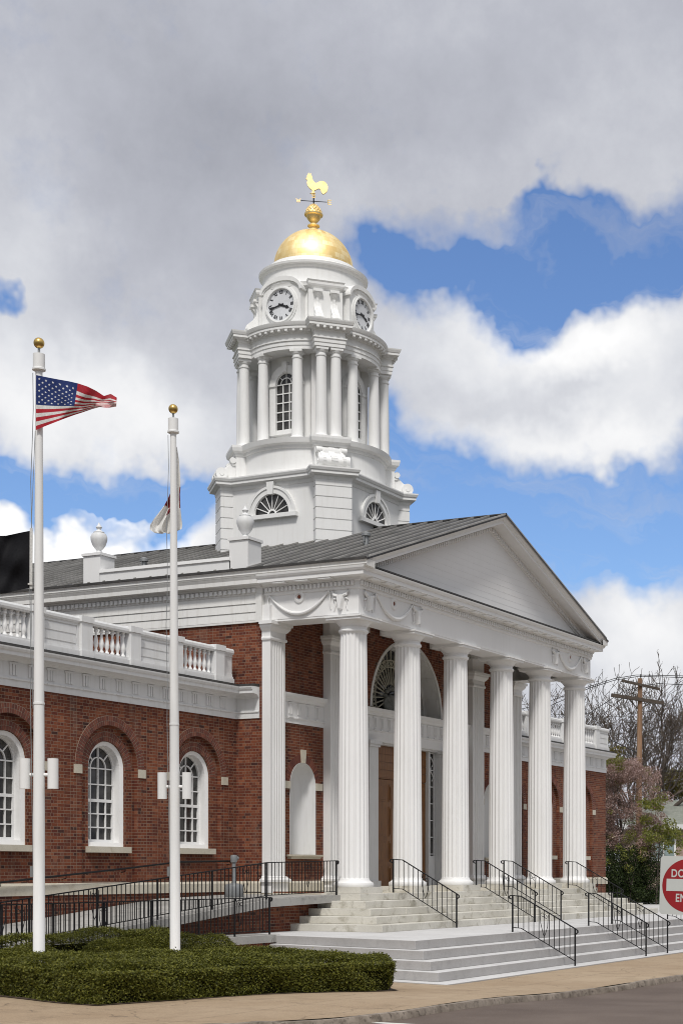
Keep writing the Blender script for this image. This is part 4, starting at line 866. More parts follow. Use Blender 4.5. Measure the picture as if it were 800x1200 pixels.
# clock stage
q = MB().lathe([(1.95, 17.86), (1.95, 17.98), (1.80, 18.02), (1.75, 18.04), (1.75, 19.02), (1.80, 19.05), (1.84, 19.10), (1.90, 19.13), (1.91, 19.20), (1.93, 19.24), (1.68, 19.30), (1.66, 19.32), (1.66, 19.82), (1.69, 19.84), (1.72, 19.90), (1.78, 19.93), (1.79, 20.0), (1.70, 20.05), (1.60, 20.07), (1.58, 20.15), (1.48, 20.18), (1.45, 20.26), (1.36, 20.30), (1.0, 20.32)], (TC.x, TC.y, 0), 80)
clockst = q.build('clock_stage', M['white_clean'], B, 30)
NUM = ['XII', 'I', 'II', 'III', 'IIII', 'V', 'VI', 'VII', 'VIII', 'IX', 'X', 'XI']
for k in range(4):
    a = PI / 2 * k; d = Vector((math.cos(a), math.sin(a), 0)); t = Vector((-d.y, d.x, 0)); o = Vector((TC.x, TC.y, 0))
    f3 = lambda x, z, h, d=d, t=t, o=o: tuple(o + d * (1.85 + h) + t * x + Vector((0, 0, z)))
    zc, hw = 18.56, 0.73; q = MB(); n = 24
    zs_, ri = 18.98, 0.36
    arc_ = lambda kx, kz, j: (-hw * kx * math.cos(PI * j / n), zs_ + ri * kz * math.sin(PI * j / n))
    q.prism([(-hw, 17.87), (-hw, zs_)] + [arc_(1, 1, j) for j in range(1, n)] + [(hw, zs_), (hw, 17.87)], f3, -0.75, 0.0)
    for kx0, kz0, kx1, kz1, h1 in ((0.985, 0.97, 1.09, 1.38, 0.075), (0.93, 0.80, 0.99, 1.0, 0.035)):
        for j in range(n):
            P = [arc_(kx0, kz0, j), arc_(kx1, kz1, j), arc_(kx1, kz1, j + 1), arc_(kx0, kz0, j + 1)]
            q.add([f3(x, z, h) for h in (-0.75 if kx1 > 1 else -0.01, h1) for x, z in P], [(0, 1, 2, 3), (7, 6, 5, 4), (1, 5, 6, 2), (0, 3, 7, 4)] + ([(0, 4, 5, 1)] if j == 0 else []) + ([(3, 2, 6, 7)] if j == n - 1 else []))
    ck = q.build('clock', M['white_clean'], B)
    q = MB()
    for r0, r1, h0, h1 in ((0.52, 0.615, 0.0, 0.045), (0.52, 0.56, 0.05, 0.09)):
        for j in range(40):
            t0, t1 = 2 * PI * j / 40, 2 * PI * (j + 1) / 40; P = [(r_ * math.cos(tt), zc + r_ * math.sin(tt)) for r_, tt in ((r0, t0), (r1, t0), (r1, t1), (r0, t1))]
            q.add([f3(x, z, h) for h in (h0, h1) for x, z in P], [(0, 1, 2, 3), (7, 6, 5, 4), (1, 5, 6, 2), (0, 3, 7, 4)])
    q.build('clock_rim', M['white_clean'], ck)
    MB().prism([(0.53 * math.cos(2 * PI * j / 48), zc + 0.53 * math.sin(2 * PI * j / 48)) for j in range(48)], f3, 0.0, 0.02).build('clock_dial', M['dial'], ck)
    q = MB()
    for i, s in enumerate(NUM):
        th = PI / 2 - 2 * PI * i / 12; rad = Vector((math.cos(th), math.sin(th))); tn = Vector((rad.y, -rad.x)); wd = 0.045; tot = sum(0.035 if c == 'I' else 0.075 for c in s); x = -tot / 2
        for c in s:
            w_ = 0.035 if c == 'I' else 0.075; xc = x + w_ / 2; x += w_
            def seg(p0, p1, w):
                a_ = rad * p0[1] + tn * p0[0]; b_ = rad * p1[1] + tn * p1[0]; dd_ = (b_ - a_).normalized(); nn = Vector((-dd_.y, dd_.x)) * w / 2
                q.prism([(v.x, zc + v.y) for v in (a_ - nn, b_ - nn, b_ + nn, a_ + nn)], f3, 0.02, 0.026)
            if c == 'I': seg((xc, 0.36), (xc, 0.475), 0.022)
            elif c == 'V': seg((xc - 0.03, 0.475), (xc, 0.36), 0.024); seg((xc + 0.03, 0.475), (xc, 0.36), 0.013)
            else: seg((xc - 0.03, 0.475), (xc + 0.03, 0.36), 0.024); seg((xc + 0.03, 0.475), (xc - 0.03, 0.36), 0.013)
    q.build('numerals', M['black'], ck)
    for nm, ang, ln, w, h in (('minute_hand', 43.0 / 60, 0.47, 0.05, 0.038), ('hour_hand', (3 + 43.0 / 60) / 12, 0.34, 0.07, 0.028)):
        th = PI / 2 - 2 * PI * ang; rad = Vector((math.cos(th), math.sin(th))); tn = Vector((rad.y, -rad.x))
        P = [rad * -0.10 - tn * w * 0.5, rad * -0.10 + tn * w * 0.5, rad * 0.0 + tn * w * 0.55, rad * ln * 0.55 + tn * w * 0.45, rad * ln * 0.7 + tn * w * 0.8, rad * ln, rad * ln * 0.7 - tn * w * 0.8, rad * ln * 0.55 - tn * w * 0.45, -tn * w * 0.55]
        MB().prism([(v.x, zc + v.y) for v in P], f3, h, h + 0.008).build(nm, M['black'], ck)
for k in range(4):
    a = diag(k); d = Vector((math.cos(a), math.sin(a))); t = Vector((-d.y, d.x))
    f3 = lambda r_, z, w, d=d, t=t: (TC.x + d.x * r_ + t.x * w, TC.y + d.y * r_ + t.y * w, z)
    q = MB(); q.obox(TC + d * 1.62, d, 0.28, 0.55, 17.87, 19.0)
    rect = [TC + d * r_ + t * w for r_, w in ((1.5, -0.48), (1.90, -0.48), (1.90, 0.48), (1.5, 0.48))]
    q.mould([(p.x, p.y) for p in rect], [(-0.02, 18.98), (0.0, 19.0), (0.03, 19.06), (0.08, 19.10), (0.10, 19.15), (0.10, 19.22), (0.13, 19.27), (-0.3, 19.33)]); q.poly_z([(p.x, p.y) for p in rect], 18.99, 19.31)
    pr = q.build('clock_stage_pier', M['white_clean'], B)
    d3 = Vector((d.x, d.y, 0))
    for w in (-0.27, 0.27):
        q = MB(); prof = [(a_ - (0.09 if a_ > 1.9 else 0.0), b_) for a_, b_ in [(1.85, 18.0), (1.85, 18.97), (2.08, 18.97), (2.10, 18.90), (2.06, 18.82), (2.0, 18.74), (1.985, 18.6), (2.02, 18.45), (2.12, 18.31), (2.24, 18.20), (2.33, 18.12), (2.36, 18.02), (2.31, 17.93), (2.22, 17.90), (2.13, 17.93), (2.08, 18.0)]]
        q.prism(prof, f3, w - 0.115, w + 0.115); [q.bar(f3(ra + 0.012, za, w), f3(rb_ + 0.012, zb_, w), 0.09, 0.03, d3) for (ra, za), (rb_, zb_) in zip(prof[2:12], prof[3:12])]
        for ww in (-0.115, 0.115): q.prism([(2.145 + 0.10 * math.cos(j * PI / 6), 18.03 + 0.10 * math.sin(j * PI / 6)) for j in range(12)], f3, w + ww - 0.025, w + ww + 0.025)
        q.prism([(1.82, 18.90), (2.05, 18.90), (2.05, 18.985), (1.82, 18.985)], f3, w - 0.15, w + 0.15)
        q.build('console_bracket', M['white_clean'], pr, 40)
# gilded dome, finial and weathervane
q = MB().lathe([(1.31 * math.cos(t * PI / 2 / 20), 20.30 + 1.31 * math.sin(t * PI / 2 / 20)) for t in range(20)] + [(0.05, 21.615)], (TC.x, TC.y, 0), 72)
dome = q.build('gilded_dome', M['gold_leaf'], B, 60)
q = MB().lathe([(0.22, 21.57), (0.22, 21.62), (0.19, 21.65), (0.13, 21.68), (0.12, 21.74), (0.20, 21.78), (0.20, 21.81), (0.11, 21.85), (0.09, 21.90), (0.15, 21.95), (0.22, 22.04), (0.24, 22.12), (0.30, 22.14), (0.31, 22.18), (0.27, 22.20), (0.255, 22.27), (0.21, 22.37), (0.13, 22.46), (0.05, 22.52), (0.01, 22.55)], (TC.x, TC.y, 0), 32)
fin_ = q.build('acorn_finial', M['gold'], B, 50)
q = MB()
for j in range(5):
    z = 22.22 + j * 0.06; r_ = [0.265, 0.25, 0.22, 0.175, 0.12][j]; nn = 14
    for i in range(nn): a = 2 * PI * (i + 0.5 * (j % 2)) / nn; q.lathe([(0.002, -0.03), (0.028, 0.0), (0.002, 0.035)], (TC.x + r_ * math.cos(a), TC.y + r_ * math.sin(a), z), 6)
q.build('acorn_scales', M['gold'], fin_, 50)
q = MB().tube([(TC.x, TC.y, 22.5), (TC.x, TC.y, 23.1)], 0.022, 8)
va = RT.copy(); va.z = 0; va = (va.normalized() * 1.0 + FW * 0.15).normalized(); vb_ = Vector((-va.y, va.x, 0)); o = Vector((TC.x, TC.y, 22.62))
for dv, ln in ((va, 0.44), (-va, 0.42), (vb_, 0.42), (-vb_, 0.42)): q.tube([o, o + dv * ln], 0.012, 6)
vane = q.build('weathervane', M['iron'], B, 50)
q = MB()
def letter(c, dv, segs):
    ctr = o + dv * c
    for (x0, z0_), (x1, z1_) in segs: q.bar(ctr + va * x0 + Vector((0, 0, z0_)), ctr + va * x1 + Vector((0, 0, z1_)), 0.022, 0.022)
letter(0.53, va, [((-0.06, 0.07), (0.06, 0.07)), ((-0.06, 0.07), (-0.06, -0.07)), ((-0.06, 0), (0.04, 0)), ((-0.06, -0.07), (0.06, -0.07))])
letter(0.50, -va, [((-0.07, 0.07), (-0.035, -0.07)), ((-0.035, -0.07), (0, 0.04)), ((0, 0.04), (0.035, -0.07)), ((0.035, -0.07), (0.07, 0.07))])
letter(0.48, vb_, [((-0.05, -0.07), (-0.05, 0.07)), ((-0.05, 0.07), (0.05, -0.07)), ((0.05, -0.07), (0.05, 0.07))])
letter(0.48, -vb_, [((0.05, 0.07), (-0.05, 0.07)), ((-0.05, 0.07), (-0.05, 0)), ((-0.05, 0), (0.05, 0)), ((0.05, 0), (0.05, -0.07)), ((0.05, -0.07), (-0.05, -0.07))])
q.build('compass_letters', M['gold'], vane)
# rooster outline from the photo's weathervane: x along va, z up
RO = [(-0.03, 0.0), (-0.12, 0.0), (-0.05, 0.03), (-0.05, 0.12), (-0.13, 0.18), (-0.20, 0.28), (-0.22, 0.38), (-0.20, 0.46), (-0.23, 0.50), (-0.26, 0.53), (-0.21, 0.56), (-0.22, 0.62), (-0.19, 0.66), (-0.20, 0.72), (-0.165, 0.68), (-0.15, 0.745), (-0.12, 0.69), (-0.09, 0.735), (-0.08, 0.66), (-0.05, 0.62), (-0.045, 0.55), (-0.02, 0.48), (0.02, 0.42), (0.08, 0.38), (0.14, 0.42), (0.20, 0.46), (0.29, 0.47), (0.37, 0.44), (0.43, 0.37), (0.46, 0.28), (0.455, 0.18), (0.42, 0.09), (0.36, 0.03), (0.30, 0.0), (0.27, 0.03), (0.24, 0.08), (0.22, 0.15), (0.17, 0.19), (0.12, 0.17), (0.06, 0.13), (0.02, 0.11), (0.01, 0.03), (0.06, 0.0)]
rb = Vector((TC.x, TC.y, 22.87))
q = MB(); q.prism([(x * 1.02, z * 0.92) for x, z in RO], lambda x, z, h: tuple(rb + va * x + vb_ * h + Vector((0, 0, z))), -0.03, 0.03)
q.build('gilded_rooster', M['gold'], vane)
# ---------------------------------------------------------------- ground, road, pavement
def sst(t): t = min(1, max(0, t)); return t * t * (3 - 2 * t)
def gz(x): return ZG + 0.25 * sst((-6.5 - x) / 8.0)
def struct(o): o['kind'] = 'structure'; return o
def sheet(name, strips, mat, dz=0.0, zf=None, n=7):     # strips: list of (ptA, ptB) across, swept along
    q = MB()
    vs = []
    for a, b in strips:
        for k in range(n + 1):
            t = k / n; x = a[0] + (b[0] - a[0]) * t; y = a[1] + (b[1] - a[1]) * t; vs.append((x, y, (zf or gz)(x) + dz))
    q.add(vs, [(i * (n + 1) + k, i * (n + 1) + k + 1, (i + 1) * (n + 1) + k + 1, (i + 1) * (n + 1) + k) for i in range(len(strips) - 1) for k in range(n)])
    return struct(q.build(name, mat))
q = MB(); rad = [0, 40, 90, 200, 600, 2500]
q.lathe([(r_ + 0.01, -2.45 - (0.0 if r_ < 300 else 0)) for r_ in rad], (0, 0, 0), 48); q.f = q.f[:-2]
struct(q.build('ground', M['lawn']))
def dens(pts, step=1.0):
    out = []
    for a, b in zip(pts, pts[1:]):
        n = max(1, int(math.dist(a, b) / step)); out += [(a[0] + (b[0] - a[0]) * i / n, a[1] + (b[1] - a[1]) * i / n) for i in range(n)]
    return out + [pts[-1]]
cA = atz(800, 1143, -2.0); cB = atz(640, 1168, -2.0); cC = atz(480, 1188, gz(-14)); cD = atz(300, 1200, gz(-17))
curb = [(80, cA.y - 5.5), (30, cA.y - 2.1), (cA.x, cA.y), (cB.x, cB.y), (cC.x, cC.y), (cD.x, cD.y), (cD.x - 2.0, cD.y + 2.4), (cD.x - 3.0, cD.y + 5.6), (cD.x - 3.4, cD.y + 12), (cD.x - 3.6, cD.y + 70)]
def smooth_path(P, it=3):
    for _ in range(it):
        Q = [P[0]]
        for a, b in zip(P, P[1:]): Q += [(a[0] * 0.75 + b[0] * 0.25, a[1] * 0.75 + b[1] * 0.25), (a[0] * 0.25 + b[0] * 0.75, a[1] * 0.25 + b[1] * 0.75)]
        P = Q + [P[-1]]
    return P
curb = dens(smooth_path(curb), 0.6)
def offset(P, o):
    out = []
    for i, p in enumerate(P):
        a = Vector(P[max(i - 1, 0)]); b = Vector(P[min(i + 1, len(P) - 1)]); d = (b - a).normalized(); out.append((p[0] + d.y * o, p[1] - d.x * o))
    return out
sheet('sidewalk', [(a, (max(a[0], -13.5), max(0.2, a[1]))) for a in offset(curb, 0.16)], M['sidewalk'], n=28)
sheet('road', list(zip(offset(curb, 0.05), offset(curb, -60))), M['asphalt'], -0.115)
q = MB(); vs = []; cp = [(0.0, -0.16), (0.012, -0.05), (0.035, 0.004), (0.11, 0.012), (0.165, -0.02)]
for i, p in enumerate(curb):
    a = Vector(curb[max(i - 1, 0)]); b = Vector(curb[min(i + 1, len(curb) - 1)]); d = (b - a).normalized(); nr = Vector((d.y, -d.x))
    j = random.uniform(-0.03, 0.03); jz = random.uniform(-0.025, 0.008)
    vs += [(p[0] + nr.x * (o + j * (1 if k < 3 else 0)), p[1] + nr.y * (o + j * (1 if k < 3 else 0)), gz(p[0]) + z + jz * (1 if 0 < k < 4 else 0)) for k, (o, z) in enumerate(cp)]
q.add(vs, [(i * 5 + k, (i + 1) * 5 + k, (i + 1) * 5 + k + 1, i * 5 + k + 1) for i in range(len(curb) - 1) for k in range(4)])
struct(q.build('kerb', M['curb'], None, 50))
la = atz(415.4, 1196.6, gz(-15) - 0.115); lb = atz(480, 1200, gz(-15) - 0.115); dl = (lb - la); dl.z = 0; dl.normalize()
q = MB(); nl = Vector((dl.y, -dl.x, 0))
for k in range(12):
    p = [la + dl * (k * 0.5) + nl * s for s in (0, 0.16)] + [la + dl * (k * 0.5 + 0.5) + nl * s for s in (0.16, 0)]
    q.add([(v.x, v.y, gz(v.x) - 0.111) for v in p], [(0, 1, 2, 3)])
struct(q.build('road_marking', M['road_paint']))
struct(MB().box(20.9, 60, -5.3, 6, -2.4, -1.16).build('side_pavement', M['concrete']))

# ---------------------------------------------------------------- steps and ramp
def stepbox(q, poly, z0, z1): q.poly_z(poly, z0, z1)
up = thing('marble_steps', 'weathered cream marble steps climbing to the white columns', 'steps', (CXB, -1.4, ZPLAT))
for k in range(5):
    yf = -0.62 - 0.42 * k; xl = -0.66 - 0.42 * k; zt = -0.2 - 0.19 * k; q = MB(); x = xl
    while x < 2 * CXB - xl - 0.05:
        ln = random.uniform(1.3, 2.3); x2 = min(x + ln, 2 * CXB - xl)
        if 2 * CXB - xl - x2 < 0.6: x2 = 2 * CXB - xl
        j = random.uniform(-0.008, 0.008); jz = random.uniform(-0.004, 0.0)
        if x == xl: q.poly_z([(x, yf + j), (x2 - 0.006, yf + j), (x2 - 0.006, yf + 0.5), (x + 0.52, yf + 0.5), (x + 0.52, 0.62), (x, 0.62)], zt - 0.192, zt - 0.002 + jz)
        elif x2 > 2 * CXB - xl - 0.01: q.poly_z([(x, yf + j), (x2, yf + j), (x2, 0.62), (x2 - 0.52, 0.62), (x2 - 0.52, yf + 0.5), (x, yf + 0.5)], zt - 0.192, zt - 0.002 + jz)
        else: q.box(x, x2 - 0.006, yf + j, yf + 0.5, zt - 0.192, zt - 0.002 + jz)
        x = x2
    o = q.build('step', M['marble'], up); b = o.modifiers.new('edge', 'BEVEL'); b.width = 0.012; b.segments = 2
lo = thing('concrete_steps', 'wide pale concrete steps and landing below the marble steps', 'steps', (CXB, -5, ZG))
cor = [(-5.9, -5.3), (-6.26, -5.7), (-6.65, -6.1), (-7.03, -6.5), (-7.56, -7.0)]
zts = [-1.15, -1.355, -1.56, -1.765, -1.968]
for k, ((cx_, cy_), zt) in enumerate(zip(cor, zts)):
    yl = -0.72; xl = cx_ + 0.264 * (yl - cy_)
    poly = [(cx_, cy_), (2 * CXB - cx_, cy_), (2 * CXB - xl, yl), (xl, yl)]
    if k == 0: poly = [(cx_, cy_), (2 * CXB - cx_, cy_), (2 * CXB - xl, yl), (2 * CXB - xl, 0.6), (xl, 0.6), (xl, yl)]
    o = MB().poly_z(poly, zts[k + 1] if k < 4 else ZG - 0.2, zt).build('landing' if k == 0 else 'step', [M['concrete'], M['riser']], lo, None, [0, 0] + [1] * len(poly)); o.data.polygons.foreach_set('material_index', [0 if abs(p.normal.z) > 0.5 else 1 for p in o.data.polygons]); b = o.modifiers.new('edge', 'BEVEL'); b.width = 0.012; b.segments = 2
rp = thing('access_ramp', 'grey concrete wheelchair ramp on a low brick wall', 'ramp', (-6, 1.5, -1.2))
def rz(x): return -0.24 + (x + 0.6) * 0.02 if x > -3.9 else -0.306 + (x + 3.9) * 0.092
xs = [-0.57, -1.5, -2.7, -3.9, -5.5, -7.2, -9, -11, -13, -14.4]
q = MB(); vs = [p for x in xs for p in ((x, 0.0, rz(x) - 0.19), (x, 0.0, rz(x)), (x, 3.42, rz(x)), (x, 3.42, rz(x) - 0.19))]
q.add(vs, [(i * 4 + k, i * 4 + (k + 1) % 4, (i + 1) * 4 + (k + 1) % 4, (i + 1) * 4 + k) for i in range(len(xs) - 1) for k in range(4)] + [(0, 1, 2, 3), tuple(range(len(vs) - 4, len(vs)))])
q.build('ramp_slab', M['old_concrete'], rp)
q = MB()
for a, b in zip(xs, xs[1:]): q.add([(a, 0.45, -2.2), (b, 0.45, -2.2), (b, 0.45, rz(b) - 0.18), (a, 0.45, rz(a) - 0.18)], [(0, 1, 2, 3)])
q.build('ramp_wall', M['brick'], rp)
q = MB().box(-14.5, -4.55, -0.75, 0.44, -1.32, -1.14); lw = thing('lower_walk', 'low concrete walk running beside the ramp behind the hedges', 'walkway', (-9, -0.2, -2)); q.build('walk_slab', M['old_concrete'], lw)
MB().box(-14.5, -4.6, -0.70, 0.4, -2.2, -1.32).build('walk_wall', M['brick'], lw)

# ---------------------------------------------------------------- iron railings
bal_cache = {}
def railing(name, label, pts, h=0.92, pitch=0.14, posts=None, low=0.12, group=None, scroll=True, orn=0, thick=0.034):
    P = [Vector(p) for p in pts]; r_ = thing(name, label, 'railing', P[0], group)
    L_ = [0]
    for a, b in zip(P, P[1:]): L_.append(L_[-1] + (b - a).length)
    def pt(s):
        for i in range(len(P) - 1):
            if s <= L_[i + 1] or i == len(P) - 2: return P[i].lerp(P[i + 1], (s - L_[i]) / (L_[i + 1] - L_[i]))
    Z = Vector((0, 0, 1)); top = MB(); bot = MB()
    d0 = (P[1] - P[0]).normalized(); d1 = (P[-1] - P[-2]).normalized()
    tp = [p + Z * h for p in P]
    if scroll:
        e = P[-1] + Z * h; hd = Vector((d1.x, d1.y, 0)).normalized()
        tp += [e + hd * 0.07 - Z * 0.045, e + hd * 0.075 - Z * 0.10, e + hd * 0.03 - Z * 0.125, e + hd * 0.0 - Z * 0.16]
        e = P[0] + Z * h; hd = -Vector((d0.x, d0.y, 0)).normalized()
        tp = [e + hd * 0.03 - Z * 0.09, e + hd * 0.09 - Z * 0.07, e + hd * 0.10 - Z * 0.02, e + hd * 0.05 + Z * 0.0] + tp
    for a, b in zip(tp, tp[1:]): top.bar(a, b, 0.042, 0.024)
    top.build('top_rail', M['iron'], r_)
    for a, b in zip(P, P[1:]): bot.bar(a + Z * low, b + Z * low, 0.026, 0.018)
    bot.build('bottom_rail', M['iron'], r_)
    ps = posts or [0, L_[-1]]
    for s in ps: p = pt(s); MB().box(p.x - thick / 2, p.x + thick / 2, p.y - thick / 2, p.y + thick / 2, p.z - 0.02, p.z + h - 0.005).build('post', M['iron'], r_)
    n = int(L_[-1] / pitch); key = round(h - low, 3)
    if key not in bal_cache: bal_cache[key] = MB().box(-0.0075, 0.0075, -0.0075, 0.0075, low, h - 0.01).mesh('baluster', M['iron'])
    for i in range(1, n):
        s = L_[-1] * i / n
        if min(abs(s - q_) for q_ in ps) < 0.05: continue
        link('baluster', bal_cache[key], r_, pt(s))
    for i in range(orn):
        s = L_[-1] * (i + 0.5) / orn; p = pt(s); d = (pt(s + 0.05) - pt(s - 0.05)).normalized(); q = MB()
        for sg in (-1, 1):
            q.tube([p + d * sg * 0.13 + Z * (h - 0.05), p + d * sg * 0.11 + Z * (h * 0.6), p + d * sg * 0.03 + Z * (h * 0.34), p + Z * (h * 0.28)], 0.009, 5)
            q.tube([p + d * sg * (0.05 + 0.045 * math.cos(t)) + Z * (h - 0.14 + 0.045 * math.sin(t)) for t in [j * 0.8 for j in range(8)]], 0.008, 5)
        q.build('scroll_ornament', M['iron'], r_)
    return r_
GR = 'iron handrails on the steps'
for x, lb in ((1.4, 'black iron handrail on the marble steps in front of the wooden door'), (6.4, 'black iron handrail on the marble steps before the middle pair of columns, left of two'),
              (8.3, 'black iron handrail on the marble steps before the middle pair of columns, right of two'), (13.3, 'black iron handrail on the marble steps before the last white column')):
    railing('step_handrail', lb, [(x, -0.42, -0.2), (x, -0.72, -0.22), (x, -2.42, ZPLAT)], 0.93, 0.16, orn=1, group=GR)
for x, lb in ((-0.62, 'black iron handrail alone on the concrete steps, nearest the hedge'), (4.25, 'black iron handrail on the concrete steps, second from the hedge'),
              (5.95, 'black iron handrail on the concrete steps left of the red sign'), (10.6, 'black iron handrail on the concrete steps partly hidden by the red sign')):
    railing('step_handrail', lb, [(x, -5.12, ZPLAT), (x, -5.36, ZPLAT - 0.02), (x, -6.86, -1.968)], 0.93, 0.16, orn=1, group=GR)
xr = [-0.72, -3.9, -14.2]
railing('ramp_railing', 'black iron railing along the outer edge of the ramp', [(x, 0.09, rz(x)) for x in xr], 0.92, 0.148, posts=[0, 3.2, 5.4, 7.4, 9.4, 11.4], low=0.10, orn=5)
railing('walk_railing', 'black iron railing on the low walk in front of the ramp', [(-4.7, -0.55, -1.14), (-14.2, -0.55, -1.14)], 0.90, 0.135, posts=[0, 1.4, 2.75, 4.4, 5.9, 7.4, 8.8], low=0.10, orn=4)
wr = thing('wall_handrail', 'plain black handrail bracketed to the brick wall under the windows', 'handrail', (-5, 3.4, 0.3))
hp = [(-14, 3.36, -0.28), (-9.49, 3.36, 0.15), (-5.27, 3.36, 0.47), (-3.2, 3.36, 0.64), (-0.72, 3.36, 0.68)]
MB().tube(hp, 0.024, 8).build('rail', M['iron'], wr)
for x in (-12, -9.5, -7.4, -5.3, -3.3, -0.95):
    z = np.interp(x, [p[0] for p in hp], [p[2] for p in hp]); MB().tube([(x, 3.36, z - 0.01), (x, 3.36, z - 0.08), (x, 3.49, z - 0.10)], 0.012, 6).build('bracket', M['iron'], wr)
rc = thing('ash_receptacle', 'grey pear shaped ash receptacle standing on the ramp', 'receptacle', (-2.66, 2.0, rz(-2.66)))
q = MB().lathe([(0.23, 0), (0.245, 0.02), (0.245, 0.27), (0.22, 0.33), (0.11, 0.355), (0.06, 0.37), (0.052, 0.42), (0.05, 0.92)], (-2.66, 2.0, rz(-2.66)), 20); q.build('body', M['grey_plastic'], rc, 40)
MB().lathe([(0.05, 0.90), (0.085, 0.92), (0.09, 0.98), (0.09, 1.06), (0.075, 1.10), (0.01, 1.11)], (-2.66, 2.0, rz(-2.66)), 20).tube([(-2.66, 2.0, rz(-2.66) + 1.02), (-2.52, 1.98, rz(-2.66) + 1.02)], 0.05, 10).build('cap', M['grey_plastic'], rc, 40)
fn = thing('iron_fence', 'black iron fence before the evergreen shrubs right of the building', 'fence', (30, -0.8, -1.15))
q = MB(); q.bar((26.0, -0.8, -0.26), (40, -0.8, -0.26), 0.04, 0.04); q.bar((26.0, -0.8, -1.0), (40, -0.8, -1.0), 0.04, 0.04); q.build('rails', M['iron'], fn)
for k in range(6): x = 26.2 + 2.4 * k; MB().box(x - 0.04, x + 0.04, -0.84, -0.76, -1.2, -0.12).build('post', M['iron'], fn)
pk = MB().box(-0.011, 0.011, -0.011, 0.011, -1.05, -0.2).mesh('picket', M['iron'])
for k in range(90): link('picket', pk, fn, (26.1 + 0.152 * k, -0.8, 0))

# ---------------------------------------------------------------- hedges
def inpoly(P, x, y):
    c = np.zeros(len(x), bool); n = len(P)
    for i in range(n):
        (x1, y1), (x2, y2) = P[i], P[(i + 1) % n]
        c ^= ((y1 > y) != (y2 > y)) & (x < (x2 - x1) * (y - y1) / (y2 - y1 + 1e-12) + x1)
    return c
def edist(P, x, y):
    d = np.full(len(x), 9.0); n = len(P)
    for i in range(n):
        a = np.array(P[i]); b = np.array(P[(i + 1) % n]); ab = b - a; t = np.clip(((x - a[0]) * ab[0] + (y - a[1]) * ab[1]) / (ab @ ab), 0, 1)
        d = np.minimum(d, np.hypot(x - a[0] - t * ab[0], y - a[1] - t * ab[1]))
    return d
def hedge(label, P, ztop, zbot, ntop, nside, size, group, rnd=0.16, dome=0.0):
    P = [tuple(p) for p in P]; A = np.array(P); zt = np.array(ztop)
    def ztf(x, y):
        w = 1 / (np.hypot(x[:, None] - A[None, :, 0], y[:, None] - A[None, :, 1]) ** 2 + 0.05); return (w * zt).sum(1) / w.sum(1)
    lo_, hi_ = A.min(0), A.max(0); xs_ = rng.uniform(lo_[0], hi_[0], ntop * 4); ys_ = rng.uniform(lo_[1], hi_[1], ntop * 4)
    k = inpoly(P, xs_, ys_); xs_, ys_ = xs_[k][:ntop], ys_[k][:ntop]; ed = edist(P, xs_, ys_)
    bump = 0.035 * np.sin(xs_ * 3.1 + 1.3 * np.sin(ys_ * 2.3)) + 0.03 * np.sin(ys_ * 4.3 + xs_ * 1.7) + 0.02 * np.sin(xs_ * 9.0 + ys_ * 7.0)
    z = ztf(xs_, ys_) - rnd * np.exp(-ed / (rnd * 0.7)) + bump + dome * np.minimum(1, ed / 0.6) + rng.normal(0, 0.022, len(xs_)) - 0.05 * rng.random(len(xs_)) ** 2
    Pt = np.stack([xs_, ys_, z], 1); Nt = np.tile([0.0, 0, 1.4], (len(xs_), 1))
    per = [math.dist(P[i], P[(i + 1) % len(P)]) for i in range(len(P))]; tot = sum(per); S = [Pt]; Ns = [Nt]
    cen = A.mean(0)
    for i, L_ in enumerate(per):
        n = int(nside * L_ / tot); t = rng.random(n); a = A[i]; b = A[(i + 1) % len(P)]; nr = np.array([(b - a)[1], -(b - a)[0]]) / L_
        if nr @ ((a + b) / 2 - cen) < 0: nr = -nr
        x = a[0] + (b - a)[0] * t; y = a[1] + (b - a)[1] * t; zt_ = ztf(x, y) - rnd * 0.75; f = rng.random(n) ** 1.1; zz = zbot + 0.03 + (zt_ - zbot) * f
        out = -0.09 * (1 - f) ** 1.5 + 0.035 * np.sin(x * 5 + zz * 6) + 0.03 * np.sin(y * 6 - zz * 4) + rng.normal(0, 0.03, n) - 0.09 * rng.random(n) ** 1.5
        S.append(np.stack([x + nr[0] * out, y + nr[1] * out, zz], 1)); Ns.append(np.tile([nr[0] * 0.7, nr[1] * 0.7, 0.75], (n, 1)))
    V, F = leaves(np.concatenate(S), np.concatenate(Ns), size, 0.6, 0.75)
    o = bpy.data.objects.new('hedge', None); COL.objects.link(o); o.location = (cen[0], cen[1], zbot); tag(o, label, 'hedge', group)
    link('foliage', fast_mesh('hedge_foliage', V, F, M['boxwood']), o)
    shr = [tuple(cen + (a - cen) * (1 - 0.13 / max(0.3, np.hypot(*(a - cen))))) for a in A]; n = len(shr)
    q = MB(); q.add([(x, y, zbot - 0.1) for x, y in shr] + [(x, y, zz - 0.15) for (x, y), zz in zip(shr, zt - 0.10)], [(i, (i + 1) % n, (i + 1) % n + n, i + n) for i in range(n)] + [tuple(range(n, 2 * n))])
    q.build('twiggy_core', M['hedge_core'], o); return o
def xy(u, v, d): p = at(u, v, d); return (p.x, p.y)
hp_ = [xy(-120, 1160, 29.8), xy(0, 1170, 26.9), xy(70, 1177, 25.5), xy(115, 1181, 25.0), xy(230, 1176, 26.3), xy(345, 1171, 27.9), xy(440, 1167, 29.1), xy(462, 1163, 29.6), xy(452, 1118, 30.7), xy(300, 1112, 30.2), xy(205, 1116, 29.0), xy(46, 1113, 27.7), xy(-120, 1110, 30.3)]
q = MB(); hc = Vector((sum(p[0] for p in hp_) / len(hp_), sum(p[1] for p in hp_) / len(hp_), 0))
